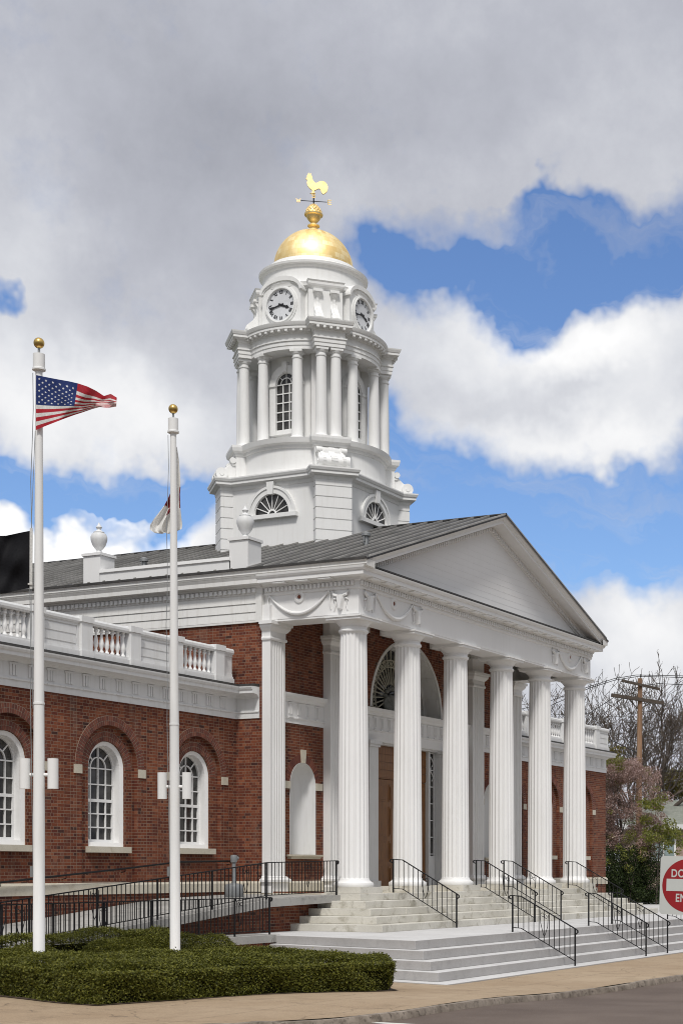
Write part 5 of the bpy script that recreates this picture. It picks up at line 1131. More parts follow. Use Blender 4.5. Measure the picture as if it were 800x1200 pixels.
q.add([(hc.x, hc.y, gz(hc.x) + 0.01)] + [(hc.x + (p[0] - hc.x) * 1.02, hc.y + (p[1] - hc.y) * 1.02, gz(p[0]) + 0.012) for p in hp_], [(0, i + 1, (i + 1) % len(hp_) + 1) for i in range(len(hp_))])
struct(q.build('planting_bed', M['mulch']))
HZ = [-1.06, -1.10, -1.12, -1.12, -1.15, -1.18, -1.20, -1.22, -1.19, -1.10, -1.04, -0.99, -1.0]
hedge('broad low clipped boxwood hedge along the pavement in front of the flagpoles', hp_, HZ, -1.86, 120000, 150000, 0.019, 'clipped hedges')
def ell(x0, x1, yc, hw, n=18): return [((x0 + x1) / 2 + (x1 - x0) / 2 * math.copysign(abs(math.cos(2 * PI * k / n)) ** 0.6, math.cos(2 * PI * k / n)), yc + hw * math.copysign(abs(math.sin(2 * PI * k / n)) ** 0.6, math.sin(2 * PI * k / n))) for k in range(n)]
hedge('rounded dark hedge mound behind the second flagpole', ell(-12.5, -7.6, -1.55, 0.40), [-1.0] * 18, -1.9, 26000, 36000, 0.017, 'clipped hedges', 0.28, 0.16)
hedge('thin long hedge against the low iron railing', ell(-14.8, -9.0, -1.0, 0.2), [-0.80] * 18, -1.8, 16000, 28000, 0.017, 'clipped hedges', 0.10)
hedge('small rounded hedge mound left of the tall flagpole', ell(-15.4, -13.3, -1.75, 0.4), [-1.04] * 18, -1.8, 9000, 14000, 0.017, 'clipped hedges', 0.2, 0.1)

# ---------------------------------------------------------------- flagpoles and flags
def flagpole(label, u, d):
    base = at(u, 1100, d); zg_ = gz(base.x); o = thing('flagpole', label, 'flagpole', (base.x, base.y, zg_), 'white flagpoles with cylinder lamps'); X, Y_ = base.x, base.y
    s = d / 28.0; zt_ = 9.40
    MB().lathe([(0.135, zg_ - 0.1), (0.135, zg_ + 0.10), (0.105, zg_ + 0.14), (0.102, zg_ + 3.0), (0.092, 3.5), (0.062, zt_)], (X, Y_, 0), 20).build('pole', M['pole_white'], o, 40)
    MB().lathe([(0.02, zt_), (0.105, zt_ + 0.02), (0.115, zt_ + 0.05), (0.06, zt_ - 0.02)][:1] + [(0.04, zt_ - 0.03), (0.118, zt_ + 0.01), (0.118, zt_ + 0.04), (0.104, zt_ + 0.05), (0.104, zt_ + 0.30), (0.03, zt_ + 0.315)], (X, Y_, 0), 24).build('truck_drum', M['pole_white'], o, 40)
    MB().tube([(X, Y_, zt_ + 0.29), (X, Y_, zt_ + 0.45)], 0.022, 8).build('ball_stem', M['galv'], o)
    MB().lathe([(0.094 * math.sin(PI * k / 16) + 0.001, 9.90 + 0.097 * -math.cos(PI * k / 16)) for k in range(17)], (X, Y_, 0), 24).build('ball', M['brass'], o, 80)
    zl = 2.16
    for sg in (-1, 1):
        c = Vector((X, Y_, 0)) + RT * sg * 0.252
        lp = MB().lathe([(0.085, zl - 0.27), (0.094, zl - 0.272), (0.094, zl + 0.272), (0.085, zl + 0.272), (0.01, zl + 0.27)], (c.x, c.y, 0), 24).build('cylinder_lamp', M['pole_white'], o, 40)
        MB().tube([(X, Y_, zl - 0.02), (c.x, c.y, zl - 0.02)], 0.032, 8).build('bracket', M['pole_white'], lp)
    rope = Vector((X, Y_, 0)) - RT * 0.085 - FW * 0.05
    pts = [rope + Vector((0.01 * math.sin(k * 1.7), 0.01 * math.cos(k * 2.1), 0)) - RT * (0.05 * math.sin(PI * k / 14)) + Vector((0, 0, 9.35 - k * (9.35 - 0.3) / 14)) for k in range(15)]
    MB().tube(pts, 0.007, 5).build('halyard', M['galv'], o)
    q = MB().box(-0.02, 0.02, -0.06, 0.06, -0.10, 0.10); q.v = [(X - RT.x * 0.10 + x, Y_ - RT.y * 0.10 + y, 0.4 + z) for x, y, z in q.v]; q.build('cleat', M['galv'], o)
    for z in (3.4,):
        MB().lathe([(0.10, z), (0.102, z + 0.02), (0.10, z + 0.04)], (X, Y_, 0), 16).build('clamp_band', M['pole_white'], o, 60)
    return o
D1, D2 = 28.0, 32.0
f1 = flagpole('tall white flagpole flying the striped flag and a black flag', 46, D1)
f2 = flagpole('white flagpole with a limp cream and red flag', 205.5, D2)
f2.rotation_euler = Matrix.Rotation(-0.0036, 4, FW).to_euler()
# striped flag: cloth in a real plane beside the pole, folded up towards its fly end
def interp(P, s): return np.array([np.interp(s, np.linspace(0, 1, len(P)), [p[i] for p in P]) for i in (0, 1)])
TOP = [(42.6, 439.5), (55, 442.0), (68, 444.5), (82, 447), (92.5, 449.5), (103, 453), (113, 458), (122, 464), (130, 461.5), (137.2, 466)]
BOT = [(42.4, 504), (53, 499.5), (64.5, 495), (76, 490.5), (87, 486.5), (98, 483), (108, 479.5), (117, 477), (127, 478), (136.5, 476.5)]
def flag_pt(s, t, lift=0.0):
    a = interp(TOP, s); b = interp(BOT, s); e = 1 - 1.0 * min(s, 0.55); k = t ** e
    if s > 0.55 : k = t ** (0.45)
    p = a + (b - a) * k
    dd = 0.15 * math.sin(s * 10 + t * 2.2) * s + 0.09 * math.sin(s * 19 - t * 5) * s + 0.03 * math.sin(s * 31 + t * 9) * s + 0.22 * s * max(0, t - 0.55)
    return at(p[0], p[1], D1 - 0.13 + dd - lift)
NS, NT = 60, 52
vs = [flag_pt(i / NS, j / NT) for i in range(NS + 1) for j in range(NT + 1)]; fs = []; mi = []
for i in range(NS):
    for j in range(NT):
        fs.append((i * (NT + 1) + j, (i + 1) * (NT + 1) + j, (i + 1) * (NT + 1) + j + 1, i * (NT + 1) + j + 1))
        st = int(j / NT * 13); mi.append(2 if (i / NS < 0.42 and st < 7) else (0 if st % 2 == 0 else 1))
q = MB().add(vs, fs); me = bpy.data.meshes.new('striped_flag'); me.from_pydata([tuple(v) for v in vs], [], fs)
for m_ in (M['f_red'], M['f_white'], M['f_blue']): me.materials.append(m_)
me.polygons.foreach_set('material_index', mi); me.polygons.foreach_set('use_smooth', [True] * len(fs))
usf = link('striped_flag', me); usf['label'] = 'red and white striped flag with blue starred canton flying from the tall pole'; usf['category'] = 'flag'
q = MB()
for r_ in range(9):
    n = 6 if r_ % 2 == 0 else 5
    for c in range(n):
        s0 = (0.42 / 12) * (1 + 2 * c + (r_ % 2)); t0 = (7 / 13) * (r_ + 1) / 10
        for lift in (0.004, -0.004):
            ctr = flag_pt(s0, t0, lift); P = []
            for k in range(10):
                a = PI / 2 + k * PI / 5; rr = 0.0145 if k % 2 == 0 else 0.0062; P.append(flag_pt(max(0, s0 + rr * math.cos(a)), max(0.002, t0 - rr * 1.55 * math.sin(a)), lift))
            q.add([ctr] + P, [(0, k + 1, (k + 1) % 10 + 1) for k in range(10)])
q.build('stars', M['f_star'], usf)
# black flag
def bf(s, t):
    u = 35.5 - s * 112; v = 622 + 5 * min(1, s * 4) + 3 * math.sin(s * 6) * s + t * (67 - 4 * s + 6 * s * math.sin(s * 5))
    return at(u, v, D1 - 0.05 + 0.10 * math.sin(s * 7 + 1.6 * t) * min(1, s * 3) + 0.075 * math.sin(s * 15 - t * 7) * min(1, s * 4) + 0.06 * math.sin(t * 9 + s * 5) * min(1, s * 6))
vs = [bf(i / 40, j / 24) for i in range(41) for j in range(25)]
q = MB().add(vs, [(i * 25 + j, (i + 1) * 25 + j, (i + 1) * 25 + j + 1, i * 25 + j + 1) for i in range(40) for j in range(24)])
bl = q.build('black_flag', M['f_black'], None, 180); tag(bl, 'plain black flag blowing leftward halfway up the tall pole', 'flag')
q = MB(); a = at(37, 619, D1 - 0.05); b = at(36.6, 690, D1 - 0.05); q.bar(a, b, 0.05, 0.012, FW); q.build('heading_band', M['f_white'], bl)
MB().bar(at(33.5, 684.5, D1 - 0.055), at(38.5, 684.5, D1 - 0.055), 0.05, 0.03).build('clip', M['f_white'], bl)
MB().tube([at(36.8, 690, D1 - 0.05), at(37, 712, D1 - 0.05), at(38.0, 760, D1 - 0.05), at(39, 830, D1 - 0.05)], 0.006, 5).tube([at(37, 619, D1 - 0.05), at(38.5, 580, D1 - 0.05), at(41.5, 505, D1 - 0.05)], 0.006, 5).build('rope', M['galv'], bl)
# limp flag on the second pole
LR = [(524, 202, 207.5), (540, 202, 210.0), (556, 201.5, 211.2), (570, 200.5, 211.8), (578, 199.5, 211), (586, 196.5, 211.3), (594, 192.5, 211.6), (602, 187, 212.2), (610, 180.5, 213), (617, 176, 213.8), (621, 175.6, 213.0), (624, 180, 206), (625, 188, 201)]
vs = []; NW = 30
for v, l, r_ in LR:
    for k in range(NW + 1):
        t = k / NW; w = min(1, (r_ - l) / 25); uu = l + (r_ - l) * t
        vs.append(at(uu, v + 2.2 * w * math.sin(t * 11 + v * 0.06) * (0.5 if v > 618 else 1), D2 + 0.16 + 0.07 * w * math.sin(t * 15 + v * 0.05) + 0.04 * math.sin(t * 27 - v * 0.1) * w))
fs = [(i * (NW + 1) + k, i * (NW + 1) + k + 1, (i + 1) * (NW + 1) + k + 1, (i + 1) * (NW + 1) + k) for i in range(len(LR) - 1) for k in range(NW)]
mi = []
for i in range(len(LR) - 1):
    for k in range(NW):
        v, l, r_ = LR[i]; uu = l + (r_ - l) * (k + 0.5) / NW; mi.append(1 if (575 < v < 601 and uu < 201.5 and uu > l + max(0, (v - 588)) * 0.95) or (560 < v < 590 and uu > r_ - 1.0) else 0)
me = bpy.data.meshes.new('limp_flag'); me.from_pydata([tuple(v) for v in vs], [], fs)
for m_ in (M['f_cream'], M['f_dkred']): me.materials.append(m_)
me.polygons.foreach_set('material_index', mi); me.polygons.foreach_set('use_smooth', [True] * len(fs))
lf_ = link('limp_flag', me); tag(lf_, 'cream flag with a dark red patch hanging limp on its pole', 'flag')

# ---------------------------------------------------------------- road sign
sp = at(807, 1038, 20.5); sn = (CAM - sp); sn.z = 0; sn.normalize(); sx_ = Vector((-sn.y, sn.x, 0))
if sx_.dot(RT) < 0: sx_ = -sx_
rl = R(-1.6); ex = sx_ * math.cos(rl) + Vector((0, 0, 1)) * math.sin(rl); ez = Vector((0, 0, 1)) * math.cos(rl) - sx_ * math.sin(rl)
sgn = thing('road_sign', 'white square sign with a red no entry disc on a steel post', 'road sign', (sp.x, sp.y, gz(sp.x) - 0.13))
f3 = lambda a, b, h: tuple(sp + ex * a + ez * b + sn * h)
def rrect(hw, hh, r_, n=6): return [(sx * (hw - r_) + r_ * math.cos(a0 + PI / 2 * k / n), sy * (hh - r_) + r_ * math.sin(a0 + PI / 2 * k / n)) for sx, sy, a0 in ((1, 1, 0), (-1, 1, PI / 2), (-1, -1, PI), (1, -1, 3 * PI / 2)) for k in range(n + 1)]
MB().prism(rrect(0.385, 0.385, 0.05), f3, -0.004, 0.0).build('panel', M['sign_white'], sgn)
MB().prism([(0.355 * math.cos(2 * PI * k / 64), 0.355 * math.sin(2 * PI * k / 64)) for k in range(64)], f3, 0.0005, 0.002).build('red_disc', M['red'], sgn)
MB().prism([(-0.30, -0.075), (0.30, -0.075), (0.30, 0.085), (-0.30, 0.085)], f3, 0.0025, 0.004).build('white_bar', M['sign_white'], sgn)
dg = bpy.context.evaluated_depsgraph_get
def text(s, a, b, hgt, wid):
    c = bpy.data.curves.new('lettering', 'FONT'); c.body = s; c.size = 1.0; c.align_x = 'CENTER'; c.align_y = 'CENTER'; c.offset = 0.022; c.space_character = 1.10
    t_ = bpy.data.objects.new('tmp_text', c); COL.objects.link(t_); me = bpy.data.meshes.new_from_object(t_.evaluated_get(dg())); bpy.data.objects.remove(t_)
    V = np.array([v.co[:] for v in me.vertices]); lo2, hi2 = V.min(0), V.max(0); k = np.array([wid, hgt]) / (hi2 - lo2)[:2]
    vs = [f3(a + (x - (lo2[0] + hi2[0]) / 2) * k[0], b + (y - (lo2[1] + hi2[1]) / 2) * k[1], 0.0035) for x, y, _ in V]
    fs = [tuple(p.vertices) for p in me.polygons]; bpy.data.meshes.remove(me)
    m2 = bpy.data.meshes.new('lettering'); m2.from_pydata(vs, [], fs); m2.materials.append(M['sign_white']); link('lettering', m2, sgn)
text('DO NOT', 0, 0.160, 0.108, 0.475); text('ENTER', 0, -0.163, 0.108, 0.345)
q = MB(); pp = sp - sn * 0.035; q.obox((pp.x, pp.y), sn, 0.022, 0.03, gz(sp.x) - 0.6, sp.z + 0.42); q.build('post', M['galv'], sgn)
for b in (0.26, -0.26): MB().prism([(0.012 * math.cos(k), b + 0.012 * math.sin(k)) for k in range(6)], f3, 0.0025, 0.008).build('bolt', M['steel'], sgn)

# ---------------------------------------------------------------- background: pole, wires, house, trees
D_P = 88.0
up_ = at(748, 1045, D_P); ut = thing('utility_pole', 'weathered wooden utility pole with two dark crossarms', 'utility pole', (up_.x, up_.y, -1.4))
MB().tube([(up_.x, up_.y, -1.6), (up_.x, up_.y, 4), at(749.5, 795, D_P)], [0.19, 0.175, 0.13], 12).build('pole', M['pole_wood'], ut, 50)
for (u0, v0, u1, v1, w) in ((728, 797.5, 772, 807.5, 0.12), (716, 814.5, 777, 824, 0.17)):
    a = at(u0, v0, D_P - 0.75); b = at(u1, v1, D_P + 0.35); arm = MB().bar(a, b, w, w * 1.1).build('crossarm', M['arm_wood'], ut)
    q = MB()
    for t in (0.06, 0.3, 0.72, 0.95): p = a.lerp(b, t); q.lathe([(0.03, 0.05), (0.05, 0.08), (0.03, 0.13), (0.045, 0.17), (0.01, 0.22)], tuple(p), 8)
    q.build('insulators', M['grey_plastic'], arm, 50)
MB().tube([at(735, 818, D_P - 0.3), at(748, 832, D_P)], 0.03, 6).tube([at(764, 821, D_P + 0.1), at(749, 832, D_P)], 0.03, 6).build('brace', M['arm_wood'], ut)
MB().tube([at(750, 797, D_P), at(750, 790, D_P)], 0.04, 6).build('pole_pin', M['grey_plastic'], ut)
def wire(label, P, r_=0.02):
    o = MB().tube([at(u, v, d) for u, v, d in P], r_, 5).build('power_line', M['rust']); tag(o, label, 'power line', 'power lines from the utility pole')
wire('upper of the two thin power lines across the pole top', [(470, 862, 92), (560, 845, 91), (640, 823, 90), (690, 804.5, 89), (720, 795, 88.4), (745, 791, 88), (800, 792, 87), (880, 792, 85)])
wire('lower of the two thin power lines across the pole top', [(470, 868, 92), (560, 852, 91), (640, 829, 90), (690, 806.5, 89), (720, 797, 88.4), (748, 792.5, 88), (800, 794, 87), (880, 795, 85)])
wire('power line hung from the end of the upper crossarm', [(690, 836, 90), (730, 810, 88.8), (752, 804, 88.2), (771, 801, 88), (800, 802.5, 87), (880, 806, 85)])
wire('slack cable sloping left from the middle of the utility pole', [(705, 862, 89), (715, 867, 88.7), (730, 874, 88.4), (748, 883, 88)], 0.028)
wire('thin cable crossing low between the building and the trees', [(560, 853, 91), (600, 843, 91), (640, 838, 90), (690, 836, 90)], 0.014)
wire('pale sagging cable in front of the grey house roof', [(760, 903, 90), (800, 904, 89), (870, 903, 86)], 0.02)
# house
ho = at(830, 1035, 97); hs = thing('suburban_house', 'low pale brick house with grey green shingle roof beyond the fence', 'house', (ho.x, ho.y, -1.2))
g3 = lambda a, b, t: tuple(Vector((ho.x, ho.y, 0)) + RT * a + FW * t + Vector((0, 0, b)))
q = MB(); q.add([g3(a, b, t) for t in (0, 8) for a, b in ((-5.2, -1.3), (9, -1.3), (9, 3.2), (-5.2, 3.2))], [(0, 1, 2, 3), (4, 7, 6, 5), (0, 4, 5, 1), (1, 5, 6, 2), (2, 6, 7, 3), (3, 7, 4, 0)]); q.build('wall', M['pinkbrick'], hs)
q = MB(); q.add([g3(-5.7, 3.25, -0.6), g3(9.5, 3.25, -0.6), g3(9.5, 3.25, 8.6), g3(-5.7, 3.25, 8.6), g3(-3.6, 4.95, 4), g3(8, 4.95, 4)], [(0, 1, 5, 4), (1, 2, 5), (2, 3, 4, 5), (3, 0, 4)]); rf = q.build('roof', M['shingle'], hs)
q = MB()
q.add([g3(a, b, t) for t in (-0.66, -0.5) for a, b in ((-5.75, 2.95), (9.5, 2.95), (9.5, 3.26), (-5.75, 3.26))], [(0, 1, 2, 3), (4, 7, 6, 5), (0, 4, 5, 1), (2, 6, 7, 3), (3, 7, 4, 0)]); q.build('fascia', M['white_grey'], rf)
for a0, a1 in ((-3.6, -2.05), (0.4, 2.2)):
    q = MB()
    for x0, x1, z0_, z1_ in ((a0, a0 + 0.12, 1.0, 2.8), (a1 - 0.12, a1, 1.0, 2.8), (a0, a1, 2.68, 2.82), (a0, a1, 0.95, 1.1), ((a0 + a1) / 2 - 0.04, (a0 + a1) / 2 + 0.04, 1.0, 2.8)): q.add([g3(x, z, t) for t in (-0.07, 0) for x, z in ((x0, z0_), (x1, z0_), (x1, z1_), (x0, z1_))], [(0, 1, 2, 3), (0, 4, 5, 1), (1, 5, 6, 2), (2, 6, 7, 3), (3, 7, 4, 0)])
    w = q.build('window', M['white'], hs); MB().add([g3(a0, 1.0, -0.012), g3(a1, 1.0, -0.012), g3(a1, 2.8, -0.012), g3(a0, 2.8, -0.012)], [(0, 1, 2, 3)]).build('pane', M['house_glass'], w)
# bare trees
def branch(q, p, d, ln, r_, lev, maxl, up=0.25, wig=0.25, tips=None):
    n = 4; pts = [p]; dd = d.normalized()
    for i in range(n):
        dd = (dd + Vector((random.gauss(0, wig), random.gauss(0, wig), random.gauss(0, wig) + up * 0.35)) * 0.5).normalized(); pts.append(pts[-1] + dd * ln / n)
    rs = [max(0.016, r_ * (1 - 0.45 * i / n)) for i in range(n + 1)]
    q[0 if lev < 3 else 1].tube(pts, rs, 6 if lev < 2 else (4 if lev < 4 else 3), False)
    if lev >= maxl:
        if tips is not None: tips.append(pts[-1])
        return
    nb = random.choice((2, 3, 3)) if lev < 5 else random.choice((2, 2, 3))
    for k in range(nb):
        i = n if k == 0 else random.randint(1, n); e = pts[i]; ax = Vector((random.gauss(0, 1), random.gauss(0, 1), random.gauss(0, 1))).normalized()
        d2 = (dd + ax * random.uniform(0.4, 0.85) + Vector((0, 0, up * 0.5))).normalized(); branch(q, e, d2, ln * random.uniform(0.62, 0.86), rs[i] * (0.8 if k == 0 else 0.62), lev + 1, maxl, up, wig, tips)
def bare_tree(label, base, trunk_h, r_, ln, nlimb, maxl, seed):
    random.seed(seed); o = thing('bare_tree', label, 'tree', tuple(base), 'bare trees beyond the building'); T = MB(); C = MB()
    tr = [Vector(base), Vector(base) + Vector((0.1, 0, trunk_h * 0.5)), Vector(base) + Vector((0, 0.1, trunk_h))]; T.tube(tr, [r_ * 1.25, r_, r_ * 0.92], 10, False); tips = []
    for k in range(nlimb):
        a = 2 * PI * k / nlimb + random.uniform(-0.3, 0.3); tilt = random.uniform(0.35, 0.95); branch((T, C), tr[2] - Vector((0, 0, random.uniform(0, 0.5))), Vector((math.cos(a) * tilt, math.sin(a) * tilt, 1)), ln * random.uniform(0.85, 1.1), r_ * 0.5, 1, maxl, 0.22, 0.30, tips)
    T.build('trunk', M['bark'], o, 60)
    o2 = C.build('twigs', M['twig'], o)
    P = np.array([tuple(t) for t in tips]); P = np.repeat(P, 2, 0) + rng.normal(0, 0.07, (len(P) * 2, 3)); V, F = leaves(P, np.tile([0.0, 0, 1], (len(P), 1)), 0.03, 0.6)
    link('buds', fast_mesh('buds', V, F, M['bud']), o); return o
b0 = at(760, 1040, 101); bare_tree('great bare spreading tree behind the utility pole', (b0.x, b0.y, -1.6), 4.6, 0.40, 3.5, 9, 7, 3)
b0 = at(634, 1040, 108); bare_tree('bare tree glimpsed between the last white columns', (b0.x, b0.y, -1.6), 6.0, 0.34, 3.2, 7, 6, 5)
b0 = at(700, 1040, 116); bare_tree('bare tree standing behind the end of the brick wing', (b0.x, b0.y, -1.6), 6.0, 0.33, 3.2, 7, 6, 9)
b0 = at(845, 1040, 112); bare_tree('bare tree rising behind the grey roofed house', (b0.x, b0.y, -1.6), 5.0, 0.36, 3.3, 7, 6, 12)
random.seed(21)
# leafy plants: crown made of many clumps with gaps
def leafy(name, label, cat, base, clumps, mats, nleaf, size, trunk_r, group=None, droop=0.0):
    o = thing(name, label, cat, tuple(base), group); T = MB(); bv = Vector(base)
    cs = [Vector(c[:3]) for c in clumps]; top = max(cs, key=lambda c: c.z)
    T.tube([bv, bv.lerp(top, 0.35) * 1.0 + Vector((0.1, 0.05, 0)), bv.lerp(top, 0.75)], [trunk_r, trunk_r * 0.75, trunk_r * 0.4], 8)
    for c in random.sample(cs, min(16, len(cs))):
        s = bv.lerp(top, random.uniform(0.25, 0.6))
        if c.z > s.z: T.tube([s, s.lerp(c, 0.5) + Vector((random.gauss(0, .15), random.gauss(0, .15), 0.15)), c], [trunk_r * 0.28, trunk_r * 0.18, 0.01], 5)
    T.build('trunk', M['bark'], o, 60)
    for mi_, mat in enumerate(mats):
        Ps, Ns = [], []
        for c in clumps:
            if c[4] != mi_: continue
            n = int(nleaf * c[3] ** 2); dv = rng.normal(0, 1, (n, 3)); dv /= np.linalg.norm(dv, axis=1)[:, None]; rad_ = c[3] * (0.35 + 0.65 * rng.random(n) ** 0.5)
            P = np.array(c[:3]) + dv * rad_[:, None] * np.array([1, 1, 0.8]); Ps.append(P); Ns.append(dv)
        if Ps: V, F = leaves(np.concatenate(Ps), np.concatenate(Ns), size, 0.55, 0.9); link('foliage', fast_mesh('foliage', V, F, mat), o)
    return o
def clumps_px(boxes, d, n, r0, r1, mat, spread=1.4):
    out = []
    for _ in range(n):
        u0, v0, u1, v1 = random.choice(boxes); p = at(random.uniform(u0, u1), random.uniform(v0, v1), d + random.uniform(-spread, spread)); out.append((p.x, p.y, p.z, random.uniform(r0, r1), mat))
    return out
gb = at(735, 1058, 73)
leafy('flowering_tree', 'pink budding ornamental tree beside the end of the brick wing', 'tree', (gb.x, gb.y, -1.3), clumps_px([(706, 900, 768, 950), (704, 930, 780, 990), (708, 892, 745, 915), (702, 930, 722, 995)], 74.5, 210, 0.22, 0.46, 0, 1.8) + clumps_px([(706, 890, 770, 985), (706, 890, 730, 910)], 74.5, 60, 0.16, 0.36, 1, 1.9), (M['blossom'], M['spring']), 1900, 0.036, 0.09)
gb = at(768, 1058, 72)
leafy('spring_shrub', 'light green shrub with flat leafy sprays left of the house window', 'shrub', (gb.x, gb.y, -1.3), clumps_px([(752, 932, 775, 950), (755, 955, 785, 985), (765, 970, 800, 990), (750, 985, 800, 1000)], 72, 40, 0.14, 0.36, 0, 1.0) + clumps_px([(748, 950, 780, 1000)], 72, 10, 0.2, 0.35, 1), (M['spring'], M['blossom']), 1300, 0.055, 0.05)
gb = at(735, 1062, 71.5)
leafy('evergreen_shrub', 'dark evergreen shrub mass behind the black iron fence', 'shrub', (gb.x, gb.y, -1.3), clumps_px([(704, 985, 755, 1050), (706, 1000, 775, 1055), (705, 1020, 860, 1058)], 73.0, 190, 0.3, 0.55, 0, 1.2) + clumps_px([(706, 985, 765, 1030)], 72.3, 30, 0.15, 0.3, 1, 1.0), (M['ever'], M['spring']), 1100, 0.045, 0.06)
gb = at(722, 1045, 83)
leafy('olive_tree', 'olive green bushy tree between the brick wing and utility pole', 'tree', (gb.x, gb.y, -1.4), clumps_px([(704, 862, 722, 905), (704, 880, 735, 915)], 83, 26, 0.3, 0.6, 0), (M['olive'],), 600, 0.075, 0.14)
gb = at(805, 1045, 112)
leafy('bronze_tree', 'bronze green bushy tree showing above the house roof', 'tree', (gb.x, gb.y, -1.4), clumps_px([(772, 908, 840, 930), (780, 902, 870, 935), (770, 918, 860, 945)], 112, 50, 0.5, 0.9, 0), (M['olive'],), 380, 0.09, 0.16)
gb = at(850, 1045, 84)
leafy('background_shrub', 'dark rounded shrub right of the house window behind the sign', 'shrub', (gb.x, gb.y, -1.4), clumps_px([(815, 985, 880, 1040)], 84, 30, 0.4, 0.7, 0), (M['ever'],), 500, 0.07, 0.1)
# ---------------------------------------------------------------- sky, clouds, sun, view
sun_el, sun_az = R(54), R(206)                        # azimuth of the sun measured from +X towards +Y
sd = Vector((math.cos(sun_el) * math.cos(sun_az), math.cos(sun_el) * math.sin(sun_az), math.sin(sun_el)))
ld = bpy.data.lights.new('sun', 'SUN'); ld.energy = 2.5; ld.angle = R(8); ld.color = (1.0, 0.965, 0.92)
lo_ = bpy.data.objects.new('sun', ld); COL.objects.link(lo_); lo_.rotation_euler = (-sd).to_track_quat('-Z', 'Y').to_euler(); lo_.location = (-20, -20, 40)
w = bpy.data.worlds.new('World'); sc.world = w; w.use_nodes = True; nt = w.node_tree; nt.nodes.clear()
sky = N(nt, 'ShaderNodeTexSky', sky_type='NISHITA', sun_disc=False, sun_elevation=sun_el, sun_rotation=PI / 2 - sun_az, altitude=50, air_density=1.1, dust_density=0.4, ozone_density=1.6)
SKY = 0.10
gd = N(nt, 'ShaderNodeTexCoord').outputs['Generated']; gn = N(nt, 'ShaderNodeVectorMath', {0: gd}, operation='NORMALIZE').outputs[0]
s = N(nt, 'ShaderNodeSeparateXYZ', {0: gn}); az = math_(nt, 'ARCTAN2', s.outputs[1], s.outputs[0]); el = math_(nt, 'ARCSINE', s.outputs[2])
az = math_(nt, 'MULTIPLY', az, 180 / PI); el = math_(nt, 'MULTIPLY', el, 180 / PI)
ae = N(nt, 'ShaderNodeCombineXYZ', {0: az, 1: el, 2: 0.0}).outputs[0]           # compass angles of the view ray, degrees
def nz(vec, scale, det, rough=0.55, dist=0.0): return N(nt, 'ShaderNodeTexNoise', {'Vector': vec, 'Scale': scale, 'Detail': det, 'Roughness': rough, 'Distortion': dist})
wc = nz(gn, 9.0, 5, 0.6).outputs['Color']
wv = N(nt, 'ShaderNodeVectorMath', {0: N(nt, 'ShaderNodeVectorMath', {0: wc, 1: (0.5, 0.5, 0.5)}, operation='SUBTRACT').outputs[0], 1: (7.0, 7.0, 0)}, operation='MULTIPLY').outputs[0]
aw = N(nt, 'ShaderNodeVectorMath', {0: ae, 1: wv}, operation='ADD').outputs[0]
def px2ae(u, v):
    d = (FW + (u - PXC) / FPX * RT + Vector((0, 0, (HY - v) / FPX))).normalized(); return math.degrees(math.atan2(d.y, d.x)), math.degrees(math.asin(d.z))
def blob(u, v, ru, rv, wt, vec=aw):
    a, e = px2ae(u, v); k = math.degrees(1 / FPX); ra, re = ru * k * 1.02, rv * k * 0.93
    q = N(nt, 'ShaderNodeVectorMath', {0: vec, 1: (a, e, 0)}, operation='SUBTRACT').outputs[0]
    q = N(nt, 'ShaderNodeVectorMath', {0: q, 1: (1 / ra, 1 / re, 0)}, operation='MULTIPLY').outputs[0]
    q = N(nt, 'ShaderNodeVectorMath', {0: q, 1: q}, operation='DOT_PRODUCT').outputs['Value']
    return math_(nt, 'MULTIPLY', math_(nt, 'EXPONENT', math_(nt, 'MULTIPLY', q, -1.0)), wt)
def total(lst):
    t = lst[0]
    for b in lst[1:]: t = math_(nt, 'ADD', t, b)
    return t
# blue openings in the cloud (negative) and cloud bodies (positive)
gaps = [(480, 318, 45, 30, -.75), (550, 305, 75, 34, -.85), (640, 300, 80, 42, -.98), (710, 292, 75, 46, -1.0), (800, 268, 80, 46, -1.0), (590, 226, 80, 14, .2), (680, 262, 60, 22, -.45), (600, 355, 36, 34, -1.0), (775, 315, 40, 22, -.5), (590, 272, 60, 14, .35), (785, 300, 22, 24, .35),
        (470, 500, 30, 30, -.5), (500, 560, 50, 40, -.95), (580, 610, 110, 50, -1.05), (700, 620, 110, 52, -1.05), (800, 600, 70, 52, -1.0), (640, 665, 80, 35, -.9), (740, 606, 55, 11, .5), (700, 560, 60, 16, -.3),
        (60, 566, 80, 20, -.95), (150, 562, 80, 22, -.95), (215, 590, 34, 36, -1.0), (0, 560, 40, 26, -.8), (120, 580, 75, 7, .55), (-6, 352, 12, 18, -.6), (10, 570, 60, 14, -.4)]
n1 = nz(gn, 7.0, 8, 0.6).outputs[0]; n2 = nz(gn, 22.0, 8, 0.66).outputs[0]
dens_ = math_(nt, 'ADD', total([blob(*g) for g in gaps]), 0.62)
dens_ = math_(nt, 'ADD', dens_, math_(nt, 'MULTIPLY', math_(nt, 'SUBTRACT', n1, 0.5), 0.55)); dens_ = math_(nt, 'ADD', dens_, math_(nt, 'MULTIPLY', math_(nt, 'SUBTRACT', n2, 0.5), 0.36))
cov = ramp(nt, dens_, [(0.08, (0, 0, 0)), (0.30, (.42, .42, .42)), (0.58, (1, 1, 1))])
wsp = nz(N(nt, 'ShaderNodeVectorMath', {0: aw, 1: (0.16, 0.55, 0)}, operation='MULTIPLY').outputs[0], 1.0, 6, 0.6, 0.15).outputs[0]
